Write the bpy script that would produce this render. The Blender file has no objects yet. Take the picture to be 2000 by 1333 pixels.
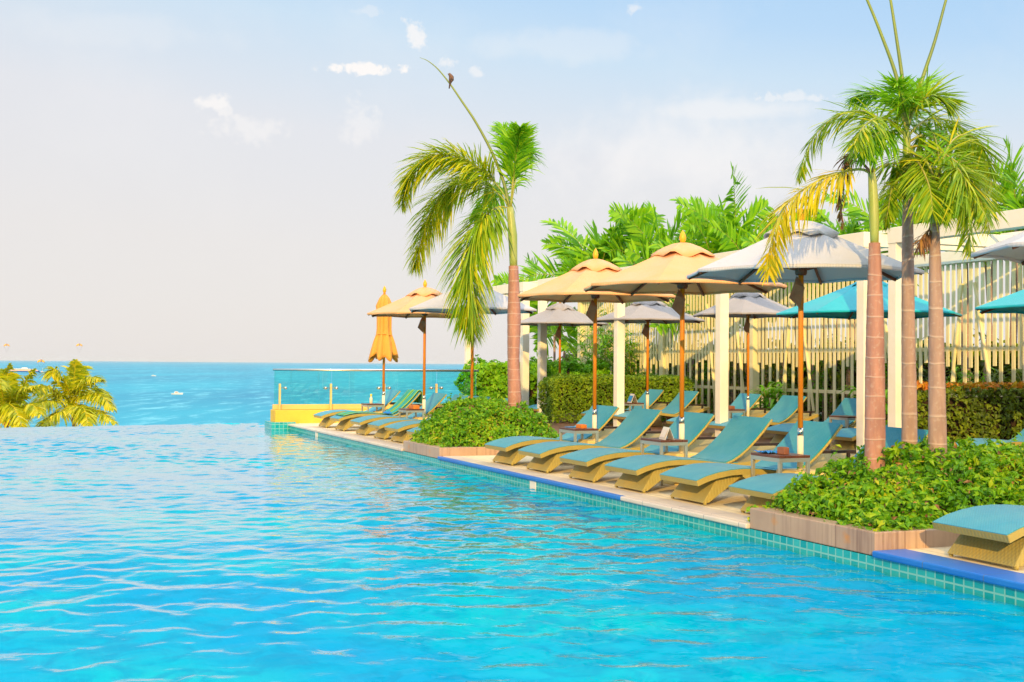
import bpy, math, random
import numpy as np
from mathutils import Vector, Matrix, noise
random.seed(7); rng = np.random.default_rng(7)
R = math.radians; HAZE = 2.5e-5
scene = bpy.context.scene
col = scene.collection

# ------------------------------------------------------------------ camera
FPX, ROLL, HC, CAMZ = 2450.0, 0.0078, 44.3, 1.4
YAW = math.atan(1011 / FPX); PIT = math.atan(HC / FPX)
fw = Vector((math.sin(YAW) * math.cos(PIT), math.cos(YAW) * math.cos(PIT), math.sin(PIT)))
rt0 = Vector((math.cos(YAW), -math.sin(YAW), 0)); up0 = rt0.cross(fw)
rt = rt0 * math.cos(ROLL) + up0 * math.sin(ROLL); up = rt.cross(fw)
cam_d = bpy.data.cameras.new('camera'); cam = bpy.data.objects.new('camera', cam_d); col.objects.link(cam)
m = Matrix((rt, up, -fw)).transposed().to_4x4(); m.translation = Vector((0, 0, CAMZ)); cam.matrix_world = m
cam_d.sensor_fit = 'HORIZONTAL'; cam_d.sensor_width = 36; cam_d.lens = 36 * FPX / 2000
cam_d.clip_start = 0.1; cam_d.clip_end = 200000
scene.camera = cam

def at(px, py, f):
    """point at forward distance f seen at photo pixel px, py (used to read sizes off the photograph)"""
    d = fw * FPX + rt * (px - 1000) - up * (py - 666.5)
    return Vector((0, 0, CAMZ)) + d * (f / d.dot(Vector((math.sin(YAW), math.cos(YAW), 0))))

# ------------------------------------------------------------------ helpers
class MB:
    def __init__(s): s.v = []; s.f = []; s.sm = []
    def add(s, vs, fs, smooth=False):
        b = len(s.v); s.v.extend([tuple(v) for v in vs])
        for f in fs: s.f.append(tuple(b + i for i in f)); s.sm.append(smooth)
    def box(s, x0, x1, y0, y1, z0, z1):
        s.add([(x0,y0,z0),(x1,y0,z0),(x1,y1,z0),(x0,y1,z0),(x0,y0,z1),(x1,y0,z1),(x1,y1,z1),(x0,y1,z1)],
              [(3,2,1,0),(4,5,6,7),(0,1,5,4),(1,2,6,5),(2,3,7,6),(3,0,4,7)])
    def hexa(s, b, t):
        s.add(list(b) + list(t), [(3,2,1,0),(4,5,6,7),(0,1,5,4),(1,2,6,5),(2,3,7,6),(3,0,4,7)])
    def bar(s, a, b, w, h=None):
        a = Vector(a); b = Vector(b); h = h or w; d = (b - a).normalized()
        r = d.cross(Vector((0,0,1)));
        if r.length < 1e-3: r = Vector((1,0,0))
        r.normalize(); u = r.cross(d)
        q = [r*(-w/2)+u*(-h/2), r*(w/2)+u*(-h/2), r*(w/2)+u*(h/2), r*(-w/2)+u*(h/2)]
        s.hexa([a+k for k in q], [b+k for k in q])
    def tube(s, pts, rad, n=8, smooth=True, cap=True):
        pts = [Vector(p) for p in pts]; m_ = len(pts); vs = []
        if not hasattr(rad, '__len__'): rad = [rad] * m_
        ref = None
        for i, p in enumerate(pts):
            t = (pts[min(i+1,m_-1)] - pts[max(i-1,0)]).normalized()
            if ref is None:
                ref = Vector((1,0,0)) if abs(t.x) < .9 else Vector((0,1,0))
            a = (ref - t*ref.dot(t)).normalized(); ref = a; b = t.cross(a)
            for k in range(n):
                an = 2*math.pi*k/n; vs.append(p + (a*math.cos(an)+b*math.sin(an))*rad[i])
        fs = [(i*n+k, i*n+(k+1)%n, (i+1)*n+(k+1)%n, (i+1)*n+k) for i in range(m_-1) for k in range(n)]
        if cap: fs += [tuple(range(n-1,-1,-1)), tuple(range((m_-1)*n, m_*n))]
        s.add(vs, fs, smooth)
    def lathe(s, prof, n=16, c=(0,0,0), smooth=True):
        s.tube([(c[0], c[1], c[2]+z) for r, z in prof], [max(r,1e-4) for r, z in prof], n, smooth)
    def ribbon(s, top, th, y0, y1, smooth=True):
        """slab following an (x, z) profile, width y0..y1, thickness th below"""
        n = len(top); nrm = []
        for i in range(n):
            a = top[max(i-1,0)]; b = top[min(i+1,n-1)]; dx, dz = b[0]-a[0], b[1]-a[1]; l = math.hypot(dx,dz)
            nrm.append((dz/l, -dx/l))
        bot = [(top[i][0]+nrm[i][0]*th, top[i][1]+nrm[i][1]*th) for i in range(n)]
        vs = [];
        for (x, z) in top: vs += [(x,y0,z),(x,y1,z)]
        for (x, z) in bot: vs += [(x,y0,z),(x,y1,z)]
        B = 2*n
        s.add(vs, [(2*i,2*i+2,2*i+3,2*i+1) for i in range(n-1)] + [(B+2*i,B+2*i+1,B+2*i+3,B+2*i+2) for i in range(n-1)], smooth)
        vs2 = list(vs)
        s.add(vs2, [(2*i,B+2*i,B+2*i+2,2*i+2) for i in range(n-1)] + [(2*i+1,2*i+3,B+2*i+3,B+2*i+1) for i in range(n-1)]
              + [(0,1,B+1,B), (2*n-2,B+2*n-2,B+2*n-1,2*n-1)])
    def build(s, name, mat, parent=None, bevel=0, solid=0, subsurf=0):
        me = bpy.data.meshes.new(name); me.from_pydata(s.v, [], s.f); me.update()
        me.polygons.foreach_set('use_smooth', s.sm)
        o = bpy.data.objects.new(name, me); col.objects.link(o)
        if mat: me.materials.append(mat)
        if parent: o.parent = parent
        if solid:
            k = o.modifiers.new('thickness', 'SOLIDIFY'); k.thickness = solid; k.offset = 0
        if bevel:
            k = o.modifiers.new('bevel', 'BEVEL'); k.width = bevel; k.segments = 2; k.limit_method = 'ANGLE'; k.angle_limit = R(40)
        return o

def np_mesh(name, V, F, mat, parent=None, smooth=False):
    """mesh from numpy vertices and faces (all quads or all tris)"""
    me = bpy.data.meshes.new(name); n = F.shape[1]
    me.vertices.add(len(V)); me.vertices.foreach_set('co', np.ascontiguousarray(V, dtype=np.float32).ravel())
    me.loops.add(F.size); me.loops.foreach_set('vertex_index', F.ravel().astype(np.int32))
    me.polygons.add(len(F)); me.polygons.foreach_set('loop_start', np.arange(0, F.size, n, dtype=np.int32))
    me.polygons.foreach_set('use_smooth', np.full(len(F), smooth)); me.update(calc_edges=True); me.validate()
    me.materials.append(mat); o = bpy.data.objects.new(name, me); col.objects.link(o)
    if parent: o.parent = parent
    return o

def tag(o, label=None, cat=None, group=None, kind=None):
    if label: o['label'] = label
    if cat: o['category'] = cat
    if group: o['group'] = group
    if kind: o['kind'] = kind
    return o
def empty(name, loc=(0,0,0), rz=0, label=None, cat=None, group=None):
    o = bpy.data.objects.new(name, None); col.objects.link(o); o.location = loc; o.rotation_euler = (0,0,rz)
    return tag(o, label, cat, group)
def copy_tree(o, parent=None):
    c = o.copy(); col.objects.link(c)
    if parent: c.parent = parent
    for ch in list(o.children): copy_tree(ch, c)
    return c
def put(o, loc, rz=0, label=None, scale=None):
    o.location = loc; o.rotation_euler = (0,0,rz)
    if label: o['label'] = label
    if scale: o.scale = scale
    return o

# ------------------------------------------------------------------ materials
class NT:
    def __init__(s, mat): s.t = mat.node_tree; s.n = s.t.nodes; s.l = s.t.links
    def new(s, typ, **kw):
        k = s.n.new(typ)
        for a, b in kw.items():
            if a in ('inputs',):
                for i, v in b.items(): k.inputs[i].default_value = v
            else: setattr(k, a, b)
        return k
    def link(s, a, b): s.l.new(a, b)
    def math(s, op, a, b=None, c=None, clamp=False):
        k = s.n.new('ShaderNodeMath'); k.operation = op; k.use_clamp = clamp
        for i, v in enumerate((a, b, c)):
            if v is None: continue
            if isinstance(v, (int, float)): k.inputs[i].default_value = v
            else: s.l.new(v, k.inputs[i])
        return k.outputs[0]
    def mix(s, f, a, b, mode='MIX'):
        k = s.n.new('ShaderNodeMix'); k.data_type = 'RGBA'; k.blend_type = mode
        for i, v in ((0, f), (6, a), (7, b)):
            if isinstance(v, (int, float)): k.inputs[i].default_value = v
            elif isinstance(v, (tuple, list)): k.inputs[i].default_value = (*v[:3], 1)
            else: s.l.new(v, k.inputs[i])
        return k.outputs[2]
    def ramp(s, f, stops, interp='LINEAR'):
        k = s.n.new('ShaderNodeValToRGB'); k.color_ramp.interpolation = interp
        e = k.color_ramp.elements
        while len(e) < len(stops): e.new(.5)
        for q, (p, c) in zip(e, stops): q.position = p; q.color = (*c[:3], 1) if hasattr(c, '__len__') else (c, c, c, 1)
        s.l.new(f, k.inputs[0]); return k.outputs[0]
    def noise(s, scale, detail=3, vec=None, rough=.55, dist=0):
        k = s.n.new('ShaderNodeTexNoise'); k.inputs['Scale'].default_value = scale; k.inputs['Detail'].default_value = detail
        k.inputs['Roughness'].default_value = rough; k.inputs['Distortion'].default_value = dist
        if vec is not None: s.l.new(vec, k.inputs['Vector'])
        return k.outputs[0]
    def coord(s, what='Object', scale=None):
        k = s.n.new('ShaderNodeNewGeometry').outputs['Position'] if what == 'World' else s.n.new('ShaderNodeTexCoord').outputs[what]
        if scale:
            mp = s.n.new('ShaderNodeMapping'); mp.inputs['Scale'].default_value = scale; s.l.new(k, mp.inputs[0]); k = mp.outputs[0]
        return k
    def pos(s): return s.n.new('ShaderNodeNewGeometry').outputs['Position']
    def bump(s, h, strength=.3, dist=.01):
        k = s.n.new('ShaderNodeBump'); k.inputs['Strength'].default_value = strength; k.inputs['Distance'].default_value = dist
        s.l.new(h, k.inputs['Height']); return k.outputs[0]

def newmat(name):
    mt = bpy.data.materials.new(name); mt.use_nodes = True
    t = NT(mt); return mt, t, t.n['Principled BSDF']

def mat(name, c, c2=None, rough=.6, scale=6, bump=0, bscale=None, spec=.4, metal=0, stretch=None, detail=4, lo=.35, hi=.65):
    mt, t, p = newmat(name)
    co = t.coord('Object', stretch)
    if c2:
        f = t.noise(scale, detail, co); f = t.ramp(f, [(lo, 0.), (hi, 1.)])
        t.link(t.mix(f, c, c2), p.inputs['Base Color'])
    else: p.inputs['Base Color'].default_value = (*c, 1)
    p.inputs['Roughness'].default_value = rough; p.inputs['Specular IOR Level'].default_value = spec; p.inputs['Metallic'].default_value = metal
    if bump:
        t.link(t.bump(t.noise(bscale or scale*3, 4, co), bump), p.inputs['Normal'])
    return mt

def leafmat(name, stops, trans=.35, gloss=.35, clump=None):
    """leaf: colour varies per leaf, light passes through the blade"""
    mt, t, p = newmat(name); out = t.n['Material Output']
    g = t.n.new('ShaderNodeNewGeometry')
    f = g.outputs['Random Per Island']
    if clump:
        nz = t.noise(clump, 2, g.outputs['Position']); f = t.math('ADD', t.math('MULTIPLY', f, .55), t.math('MULTIPLY', t.math('SUBTRACT', nz, .22), .8), clamp=True)
    c = t.ramp(f, stops)
    t.link(c, p.inputs['Base Color']); p.inputs['Roughness'].default_value = .45; p.inputs['Specular IOR Level'].default_value = gloss
    tr = t.n.new('ShaderNodeBsdfTranslucent'); t.link(t.mix(.35, c, (.35,.5,.02)), tr.inputs[0])
    mx = t.n.new('ShaderNodeMixShader'); mx.inputs[0].default_value = trans
    t.link(p.outputs[0], mx.inputs[1]); t.link(tr.outputs[0], mx.inputs[2]); t.link(mx.outputs[0], out.inputs[0])
    return mt

M = {}
# woven teal sling fabric
def fabric(name, c1, c2, sc=260):
    mt, t, p = newmat(name); co = t.coord('Object')
    n1 = t.noise(2.2, 4, co)
    sx = t.n.new('ShaderNodeSeparateXYZ'); t.link(co, sx.inputs[0])
    w = t.math('MULTIPLY', t.math('SINE', t.math('MULTIPLY', sx.outputs[0], sc)), t.math('SINE', t.math('MULTIPLY', sx.outputs[1], sc)))
    c = t.mix(t.ramp(n1, [(.35, 0.), (.65, 1.)]), c1, c2)
    c = t.mix(t.math('MULTIPLY_ADD', w, .18, .18), c, (c1[0]*.5, c1[1]*.5, c1[2]*.5))
    t.link(c, p.inputs['Base Color']); p.inputs['Roughness'].default_value = .55; p.inputs['Specular IOR Level'].default_value = .35
    p.inputs['Sheen Weight'].default_value = .08
    t.link(t.bump(t.math('ADD', w, t.math('MULTIPLY', t.noise(7, 4, co), 9.)), .3, .004), p.inputs['Normal'])
    return mt
M['sling'] = fabric('teal_sling', (.015,.31,.47), (.07,.38,.48))
M['wicker'] = fabric('wicker', (.50,.37,.08), (.38,.32,.09), 180)
M['dark'] = mat('dark_metal', (.03,.02,.018), rough=.4)
M['wood_pole'] = mat('orange_wood', (.78,.28,.012), (.62,.19,.008), rough=.4, scale=3, stretch=(6,6,.6), bump=.1)
M['rib_wood'] = mat('rib_wood', (.20,.07,.03), (.14,.045,.02), rough=.5, scale=8)
M['finial'] = mat('finial_wood', (.85,.42,.02), rough=.35)
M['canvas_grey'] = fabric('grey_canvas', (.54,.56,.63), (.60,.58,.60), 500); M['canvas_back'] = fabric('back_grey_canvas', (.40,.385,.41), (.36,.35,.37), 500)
M['canvas_cream'] = fabric('cream_canvas', (.90,.42,.14), (.82,.45,.23), 500)
M['canvas_orange'] = fabric('orange_canvas', (.88,.38,.04), (.82,.36,.06), 500)
M['canvas_blue'] = fabric('turquoise_canvas', (.0,.50,.62), (.0,.46,.60), 500)
M['pouch'] = mat('brown_cloth', (.46,.22,.10), (.34,.16,.08), rough=.8, scale=10)
M['stone_base'] = mat('cream_stone', (.80,.62,.22), (.72,.56,.24), rough=.7, scale=7, bump=.2)
M['white_tube'] = mat('white_sleeve', (.86,.80,.64), (.80,.72,.52), rough=.4, scale=4)
M['steel'] = mat('steel', (.62,.62,.58), rough=.25, metal=1.)
M['table_metal'] = mat('brushed_metal', (.50,.50,.42), (.44,.45,.40), rough=.35, metal=.6, scale=4)
M['table_wood'] = mat('dark_wood', (.16,.055,.03), (.10,.035,.02), rough=.35, scale=4, stretch=(2,14,2), bump=.15)
M['white_paint'] = mat('white_paint', (.88,.85,.76), (.84,.80,.66), rough=.5, scale=2.2, bump=.08, bscale=20)
M['slat_paint'] = mat('slat_paint', (.86,.80,.50), (.78,.70,.36), rough=.55, scale=1.6, stretch=(1,1,.35), bump=.08, bscale=20)
M['card_white'] = mat('white_card', (.85,.80,.72), rough=.6)
M['card_blue'] = mat('blue_card', (.02,.25,.70), (.05,.40,.80), rough=.5, scale=30)
M['blue_cloth'] = mat('blue_cloth', (.02,.22,.75), (.04,.30,.80), rough=.8, scale=30)
M['orange_box'] = mat('orange_wood_box', (.70,.22,.02), (.60,.17,.02), rough=.5, scale=12)
M['brown_box'] = mat('brown_wood_box', (.30,.12,.06), (.24,.09,.05), rough=.5, scale=12)
M['bottle'] = mat('bottle_plastic', (.75,.70,.55), rough=.3)
M['bottle_cap'] = mat('bottle_cap', (.80,.62,.05), rough=.3)

def deckmat():
    mt, t, p = newmat('terrace_stone'); g = t.pos()
    n = t.noise(.9, 5, g); n2 = t.noise(14, 3, g)
    c = t.mix(t.ramp(n, [(.3,0.),(.7,1.)]), (.84,.69,.43), (.90,.76,.50))
    c = t.mix(t.math('MULTIPLY', t.ramp(n2, [(.45,0.),(.75,1.)]), .35), c, (.42,.34,.22))
    br = t.new('ShaderNodeTexBrick', offset=.0, inputs={'Scale': 1., 'Mortar Size': .008, 'Brick Width': .6, 'Row Height': .6})
    t.link(g, br.inputs['Vector']); c = t.mix(t.math('MULTIPLY', br.outputs['Fac'], .5), c, (.36,.29,.18))
    t.link(c, p.inputs['Base Color']); p.inputs['Roughness'].default_value = .6
    t.link(t.bump(n2, .15), p.inputs['Normal']); return mt
M['terrace'] = deckmat()
def timbermat():
    mt, t, p = newmat('timber_planks'); g = t.coord('World', (1,1,1))
    sx = t.n.new('ShaderNodeSeparateXYZ'); t.link(g, sx.inputs[0])
    pl = t.math('DIVIDE', sx.outputs[0], .14)
    fr = t.math('FRACT', pl); idn = t.math('FLOOR', pl)
    wn = t.new('ShaderNodeTexWhiteNoise', noise_dimensions='1D'); t.link(idn, wn.inputs['W'])
    mp = t.n.new('ShaderNodeMapping'); mp.inputs['Scale'].default_value = (20,1.2,1); t.link(g, mp.inputs[0])
    n = t.noise(2, 4, mp.outputs[0])
    c = t.mix(wn.outputs[0], (.11,.045,.035), (.20,.085,.06)); c = t.mix(t.math('MULTIPLY', n, .6), c, (.26,.13,.10))
    gap = t.math('LESS_THAN', fr, .06); c = t.mix(gap, c, (.012,.006,.005))
    t.link(c, p.inputs['Base Color']); p.inputs['Roughness'].default_value = .35
    t.link(t.bump(t.math('SUBTRACT', n, t.math('MULTIPLY', gap, 4.)), .3), p.inputs['Normal']); return mt
M['timber'] = timbermat()
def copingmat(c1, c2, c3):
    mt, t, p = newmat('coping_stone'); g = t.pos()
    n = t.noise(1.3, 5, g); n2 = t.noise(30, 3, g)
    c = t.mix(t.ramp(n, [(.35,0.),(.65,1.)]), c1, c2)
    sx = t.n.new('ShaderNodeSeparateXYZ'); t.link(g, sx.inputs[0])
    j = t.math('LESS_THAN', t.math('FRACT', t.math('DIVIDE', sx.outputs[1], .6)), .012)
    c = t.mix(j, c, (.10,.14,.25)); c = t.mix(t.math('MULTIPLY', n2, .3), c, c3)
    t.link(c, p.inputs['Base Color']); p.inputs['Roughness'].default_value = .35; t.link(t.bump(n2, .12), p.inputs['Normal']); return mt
M['coping'] = copingmat((.62,.54,.50), (.82,.70,.54), (.62,.56,.52)); M['coping_shade_blue'] = copingmat((.0,.13,.60), (.005,.19,.66), (.05,.22,.60))  # second set is the coping with its blue shade painted into the colour
def tilemat(name, a, b, grout, size=.075):
    """square glass mosaic on vertical faces and the pool floor, in world space"""
    mt, t, p = newmat(name); g = t.n.new('ShaderNodeNewGeometry')
    sx = t.n.new('ShaderNodeSeparateXYZ'); t.link(g.outputs['Position'], sx.inputs[0])
    sn = t.n.new('ShaderNodeSeparateXYZ'); t.link(g.outputs['True Normal'], sn.inputs[0])
    res = None; idv = None
    for ax in range(3):
        q = t.math('DIVIDE', t.math('ADD', sx.outputs[ax], .013), size); f = t.math('FRACT', q)
        e = t.math('LESS_THAN', t.math('ABSOLUTE', t.math('SUBTRACT', f, .5)), .43)
        off = t.math('GREATER_THAN', t.math('ABSOLUTE', sn.outputs[ax]), .7)
        e = t.math('MAXIMUM', e, off); res = e if res is None else t.math('MULTIPLY', res, e)
        fl = t.math('MULTIPLY', t.math('FLOOR', q), (1.31, 7.77, 3.17)[ax]); idv = fl if idv is None else t.math('ADD', idv, fl)
    wn = t.new('ShaderNodeTexWhiteNoise', noise_dimensions='1D'); t.link(idv, wn.inputs['W'])
    c = t.mix(wn.outputs[0], a, b); n = t.noise(1.2, 3, g.outputs['Position'])
    t.link(t.mix(res, grout, c), p.inputs['Base Color'])
    p.inputs['Roughness'].default_value = .2; t.link(t.bump(res, .4, .004), p.inputs['Normal']); return mt
M['tile'] = tilemat('pool_mosaic', (.0,.34,.40), (.03,.46,.48), (.20,.56,.53), .095)
M['basin'] = tilemat('basin_mosaic', (.0,.42,.62), (.02,.52,.70), (.30,.75,.80), .15)
def planterstone():
    mt, t, p = newmat('planter_stone'); g = t.pos()
    n = t.noise(2., 5, g); mp = t.n.new('ShaderNodeMapping'); mp.inputs['Scale'].default_value = (26,26,.8); t.link(g, mp.inputs[0])
    st = t.noise(1., 4, mp.outputs[0], .6)
    c = t.mix(t.ramp(n, [(.3,0.),(.7,1.)]), (.42,.28,.20), (.55,.39,.27))
    mask = t.ramp(t.noise(.9, 2, g), [(.40,0.),(.60,1.)])
    c = t.mix(t.math('MULTIPLY', t.math('MULTIPLY', t.ramp(st, [(.47,0.),(.60,1.)]), mask), .55), c, (.16,.08,.06))
    sy = t.n.new('ShaderNodeSeparateXYZ'); t.link(g, sy.inputs[0])
    jn = t.math('LESS_THAN', t.math('FRACT', t.math('DIVIDE', t.math('ADD', sy.outputs[0], sy.outputs[1]), .85)), .008); c = t.mix(jn, c, (.20,.10,.07))
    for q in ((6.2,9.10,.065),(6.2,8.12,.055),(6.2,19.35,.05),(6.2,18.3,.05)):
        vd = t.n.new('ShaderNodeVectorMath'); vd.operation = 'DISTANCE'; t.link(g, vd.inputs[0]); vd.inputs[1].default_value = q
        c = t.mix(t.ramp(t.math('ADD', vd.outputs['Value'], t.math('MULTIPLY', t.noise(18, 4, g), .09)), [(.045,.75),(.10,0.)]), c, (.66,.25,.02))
    t.link(c, p.inputs['Base Color']); p.inputs['Roughness'].default_value = .35; t.link(t.bump(n, .2), p.inputs['Normal']); return mt
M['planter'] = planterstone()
M['soil'] = mat('soil', (.05,.028,.012), (.03,.018,.01), rough=.95, scale=12, bump=.6)
M['yellow_wall'] = mat('yellow_wall', (.85,.52,.06), (.78,.46,.06), rough=.7, scale=2, bump=.1)
M['cap'] = mat('wall_cap', (.80,.56,.20), (.74,.50,.2), rough=.6, scale=3)
M['garden'] = mat('garden_soil', (.035,.05,.012), (.06,.04,.02), rough=.95, scale=3, bump=.4)
M['beach'] = mat('beach_sand', (.5,.42,.28), (.4,.34,.22), rough=.9, scale=.05)

M['leaf_ground'] = leafmat('groundcover_leaf', [(0.,(.02,.09,.004)),(.3,(.09,.31,.006)),(.6,(.22,.50,.010)),(.80,(.42,.56,.015)),(.90,(.66,.56,.02)),(1.,(.66,.30,.02))], clump=1.6)
M['leaf_hedge'] = leafmat('hedge_leaf', [(0.,(.04,.10,.004)),(.5,(.17,.32,.008)),(1.,(.40,.54,.02))], clump=2.2)
M['leaf_loose'] = leafmat('loose_hedge_leaf', [(0.,(.06,.26,.004)),(.5,(.18,.50,.008)),(1.,(.38,.66,.015))], clump=1.2)
M['leaf_red'] = leafmat('red_tip_leaf', [(0.,(.45,.11,.01)),(.5,(.70,.20,.012)),(1.,(.62,.40,.02))])
M['leaf_dark'] = leafmat('dark_hedge_leaf', [(0.,(.02,.035,.004)),(.4,(.11,.18,.008)),(.8,(.26,.36,.012)),(1.,(.55,.26,.015))], clump=1.5)
M['leaf_areca'] = leafmat('areca_leaf', [(0.,(.05,.24,.006)),(.4,(.18,.50,.010)),(1.,(.42,.74,.015))], trans=.45)
M['frond_green'] = leafmat('frond_green', [(0.,(.10,.38,.006)),(.5,(.24,.56,.010)),(1.,(.44,.68,.015))], trans=.4)
M['frond_olive'] = leafmat('frond_olive', [(0.,(.12,.30,.005)),(.4,(.29,.47,.010)),(.8,(.50,.58,.015)),(1.,(.78,.68,.02))], trans=.4)
M['frond_sunlit'] = leafmat('frond_sunlit', [(0.,(.16,.34,.005)),(.35,(.42,.54,.008)),(.7,(.70,.68,.012)),(1.,(.86,.74,.02))], trans=.45)  # yellower ramp, sunlight on the far palm's left fronds painted into leaf colour
M['frond_yellow'] = leafmat('frond_yellow', [(0.,(.50,.50,.01)),(.5,(.82,.66,.012)),(1.,(.90,.60,.02))], trans=.4)
M['frond_brown'] = leafmat('frond_brown', [(0.,(.16,.08,.05)),(.6,(.30,.15,.09)),(1.,(.48,.24,.06))], trans=.2)
M['frond_coco'] = leafmat('coconut_leaf', [(0.,(.26,.36,.005)),(.5,(.60,.60,.008)),(1.,(.90,.72,.012))], trans=.4)
M['rachis'] = mat('rachis', (.30,.36,.06), (.40,.34,.08), rough=.4, scale=3)
M['spear'] = mat('spear', (.22,.28,.05), (.16,.22,.06), rough=.4, scale=2)
M['crownshaft'] = mat('crownshaft', (.24,.36,.06), (.42,.44,.14), rough=.35, scale=2.5, stretch=(3,3,.5))
M['coconut'] = mat('coconut', (.75,.36,.03), (.60,.28,.03), rough=.4, scale=5)
M['flower'] = mat('flower', (.9,.65,.02), rough=.5)

def trunkmat(name, c1, c2, ring, band=5.5):
    mt, t, p = newmat(name); g = t.coord('Object')
    mp = t.n.new('ShaderNodeMapping'); mp.inputs['Scale'].default_value = (7,7,1.1); t.link(g, mp.inputs[0])
    n = t.noise(2.2, 5, mp.outputs[0]); n2 = t.noise(1.4, 3, g)
    sx = t.n.new('ShaderNodeSeparateXYZ'); t.link(g, sx.inputs[0])
    w = t.math('FRACT', t.math('ADD', t.math('MULTIPLY', sx.outputs[2], band), t.math('MULTIPLY', n2, .8)))
    rg = t.ramp(w, [(0.,1.),(.03,.5),(.07,0.),(.96,0.),(1.,1.)])
    c = t.mix(t.ramp(n, [(.35,0.),(.65,1.)]), c1, c2)
    sp = t.noise(26, 2, g); c = t.mix(t.math('MULTIPLY', t.ramp(sp, [(.56,0.),(.72,1.)]), .3), c, (.55,.48,.42))
    c = t.mix(t.math('MULTIPLY', rg, .65), c, ring)
    t.link(c, p.inputs['Base Color']); p.inputs['Roughness'].default_value = .75
    t.link(t.bump(t.math('ADD', t.math('MULTIPLY', n, .6), t.math('MULTIPLY', rg, .6)), .5, .012), p.inputs['Normal']); return mt
M['trunk'] = trunkmat('palm_trunk', (.50,.25,.19), (.34,.17,.14), (.62,.48,.42))
M['trunk_grey'] = trunkmat('grey_palm_trunk', (.46,.31,.26), (.33,.22,.19), (.60,.50,.45), 4.2)
M['trunk_coco'] = trunkmat('coconut_trunk', (.30,.22,.14), (.2,.15,.1), (.15,.1,.08), 3)

def watermat():
    mt, t, p = newmat('pool_water'); out = t.n['Material Output']
    g = t.pos()
    mp = t.n.new('ShaderNodeMapping'); mp.inputs['Scale'].default_value = (1,1,1); t.link(g, mp.inputs[0])
    h = t.noise(7., 2, g, .45, .5)
    nb = t.bump(h, .20, .03)
    fr = t.new('ShaderNodeFresnel', inputs={'IOR': 1.33}); t.link(nb, fr.inputs['Normal'])
    mr = t.n.new('ShaderNodeMapRange'); t.link(fr.outputs[0], mr.inputs[0]); mr.interpolation_type = 'SMOOTHSTEP'; mr.inputs[1].default_value = .33; mr.inputs[2].default_value = .54; mr.inputs[3].default_value = .05; mr.inputs[4].default_value = .86
    big = t.noise(.45, 2, g)
    fine = t.noise(3.2, 3, g, .6, 1.)
    body = t.mix(t.ramp(big, [(.40,0.),(.62,1.)]), (.0,.37,.66), (.0,.52,.62))
    body = t.mix(t.math('MULTIPLY', t.ramp(fine, [(.45,0.),(.62,1.)]), .5), body, (.0,.27,.50))
    di = t.n.new('ShaderNodeBsdfDiffuse'); t.link(body, di.inputs[0])
    tr = t.n.new('ShaderNodeBsdfTransparent'); tr.inputs[0].default_value = (.5,.95,1.,1)
    mb = t.n.new('ShaderNodeMixShader'); mb.inputs[0].default_value = .75
    t.link(tr.outputs[0], mb.inputs[1]); t.link(di.outputs[0], mb.inputs[2])
    gl = t.n.new('ShaderNodeBsdfGlossy'); gl.inputs['Roughness'].default_value = .02; gl.inputs[0].default_value = (.84,.95,1.,1); t.link(nb, gl.inputs['Normal'])
    mx = t.n.new('ShaderNodeMixShader'); t.link(mr.outputs[0], mx.inputs[0]); t.link(mb.outputs[0], mx.inputs[1]); t.link(gl.outputs[0], mx.inputs[2])
    t.link(mx.outputs[0], out.inputs[0]); return mt
M['water'] = watermat()
def seamat():
    mt, t, p = newmat('sea_water'); g = t.pos()
    sp_ = t.n.new('ShaderNodeSeparateXYZ'); t.link(g, sp_.inputs[0]); cy, sy = math.cos(YAW), math.sin(YAW)
    aa = t.math('SUBTRACT', t.math('MULTIPLY', sp_.outputs[0], cy), t.math('MULTIPLY', sp_.outputs[1], sy))
    bb = t.math('ADD', t.math('MULTIPLY', sp_.outputs[0], sy), t.math('MULTIPLY', sp_.outputs[1], cy))
    def wav(k1, k2):
        q = t.n.new('ShaderNodeCombineXYZ'); t.link(t.math('MULTIPLY', aa, k1), q.inputs[0]); t.link(t.math('MULTIPLY', bb, k2), q.inputs[1]); return q.outputs[0]
    n = t.noise(1., 6, wav(.008, .0016), .6); n2 = t.noise(1., 8, wav(.09, .018), .72)
    c = t.mix(t.ramp(n, [(.38,0.),(.62,1.)]), (.0,.21,.37), (.0,.33,.48))
    c = t.mix(t.math('MULTIPLY', t.ramp(n2, [(.52,0.),(.63,1.)]), .8), c, (.16,.56,.68))
    t.link(c, p.inputs['Base Color']); p.inputs['Roughness'].default_value = .5; p.inputs['Specular IOR Level'].default_value = .2
    t.link(t.bump(n2, .4, 1.), p.inputs['Normal']); return mt
M['sea'] = seamat()
def glassmat():
    mt, t, p = newmat('green_glass'); out = t.n['Material Output']
    tr = t.n.new('ShaderNodeBsdfTransparent'); tr.inputs[0].default_value = (.72,1.,.93,1)
    gl = t.n.new('ShaderNodeBsdfGlossy'); gl.inputs['Roughness'].default_value = .01; gl.inputs[0].default_value = (.9,1,1,1)
    fr = t.new('ShaderNodeFresnel', inputs={'IOR': 1.5})
    mx = t.n.new('ShaderNodeMixShader'); t.link(fr.outputs[0], mx.inputs[0]); t.link(tr.outputs[0], mx.inputs[1]); t.link(gl.outputs[0], mx.inputs[2])
    t.link(mx.outputs[0], out.inputs[0]); return mt
M['glass'] = glassmat()

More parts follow.
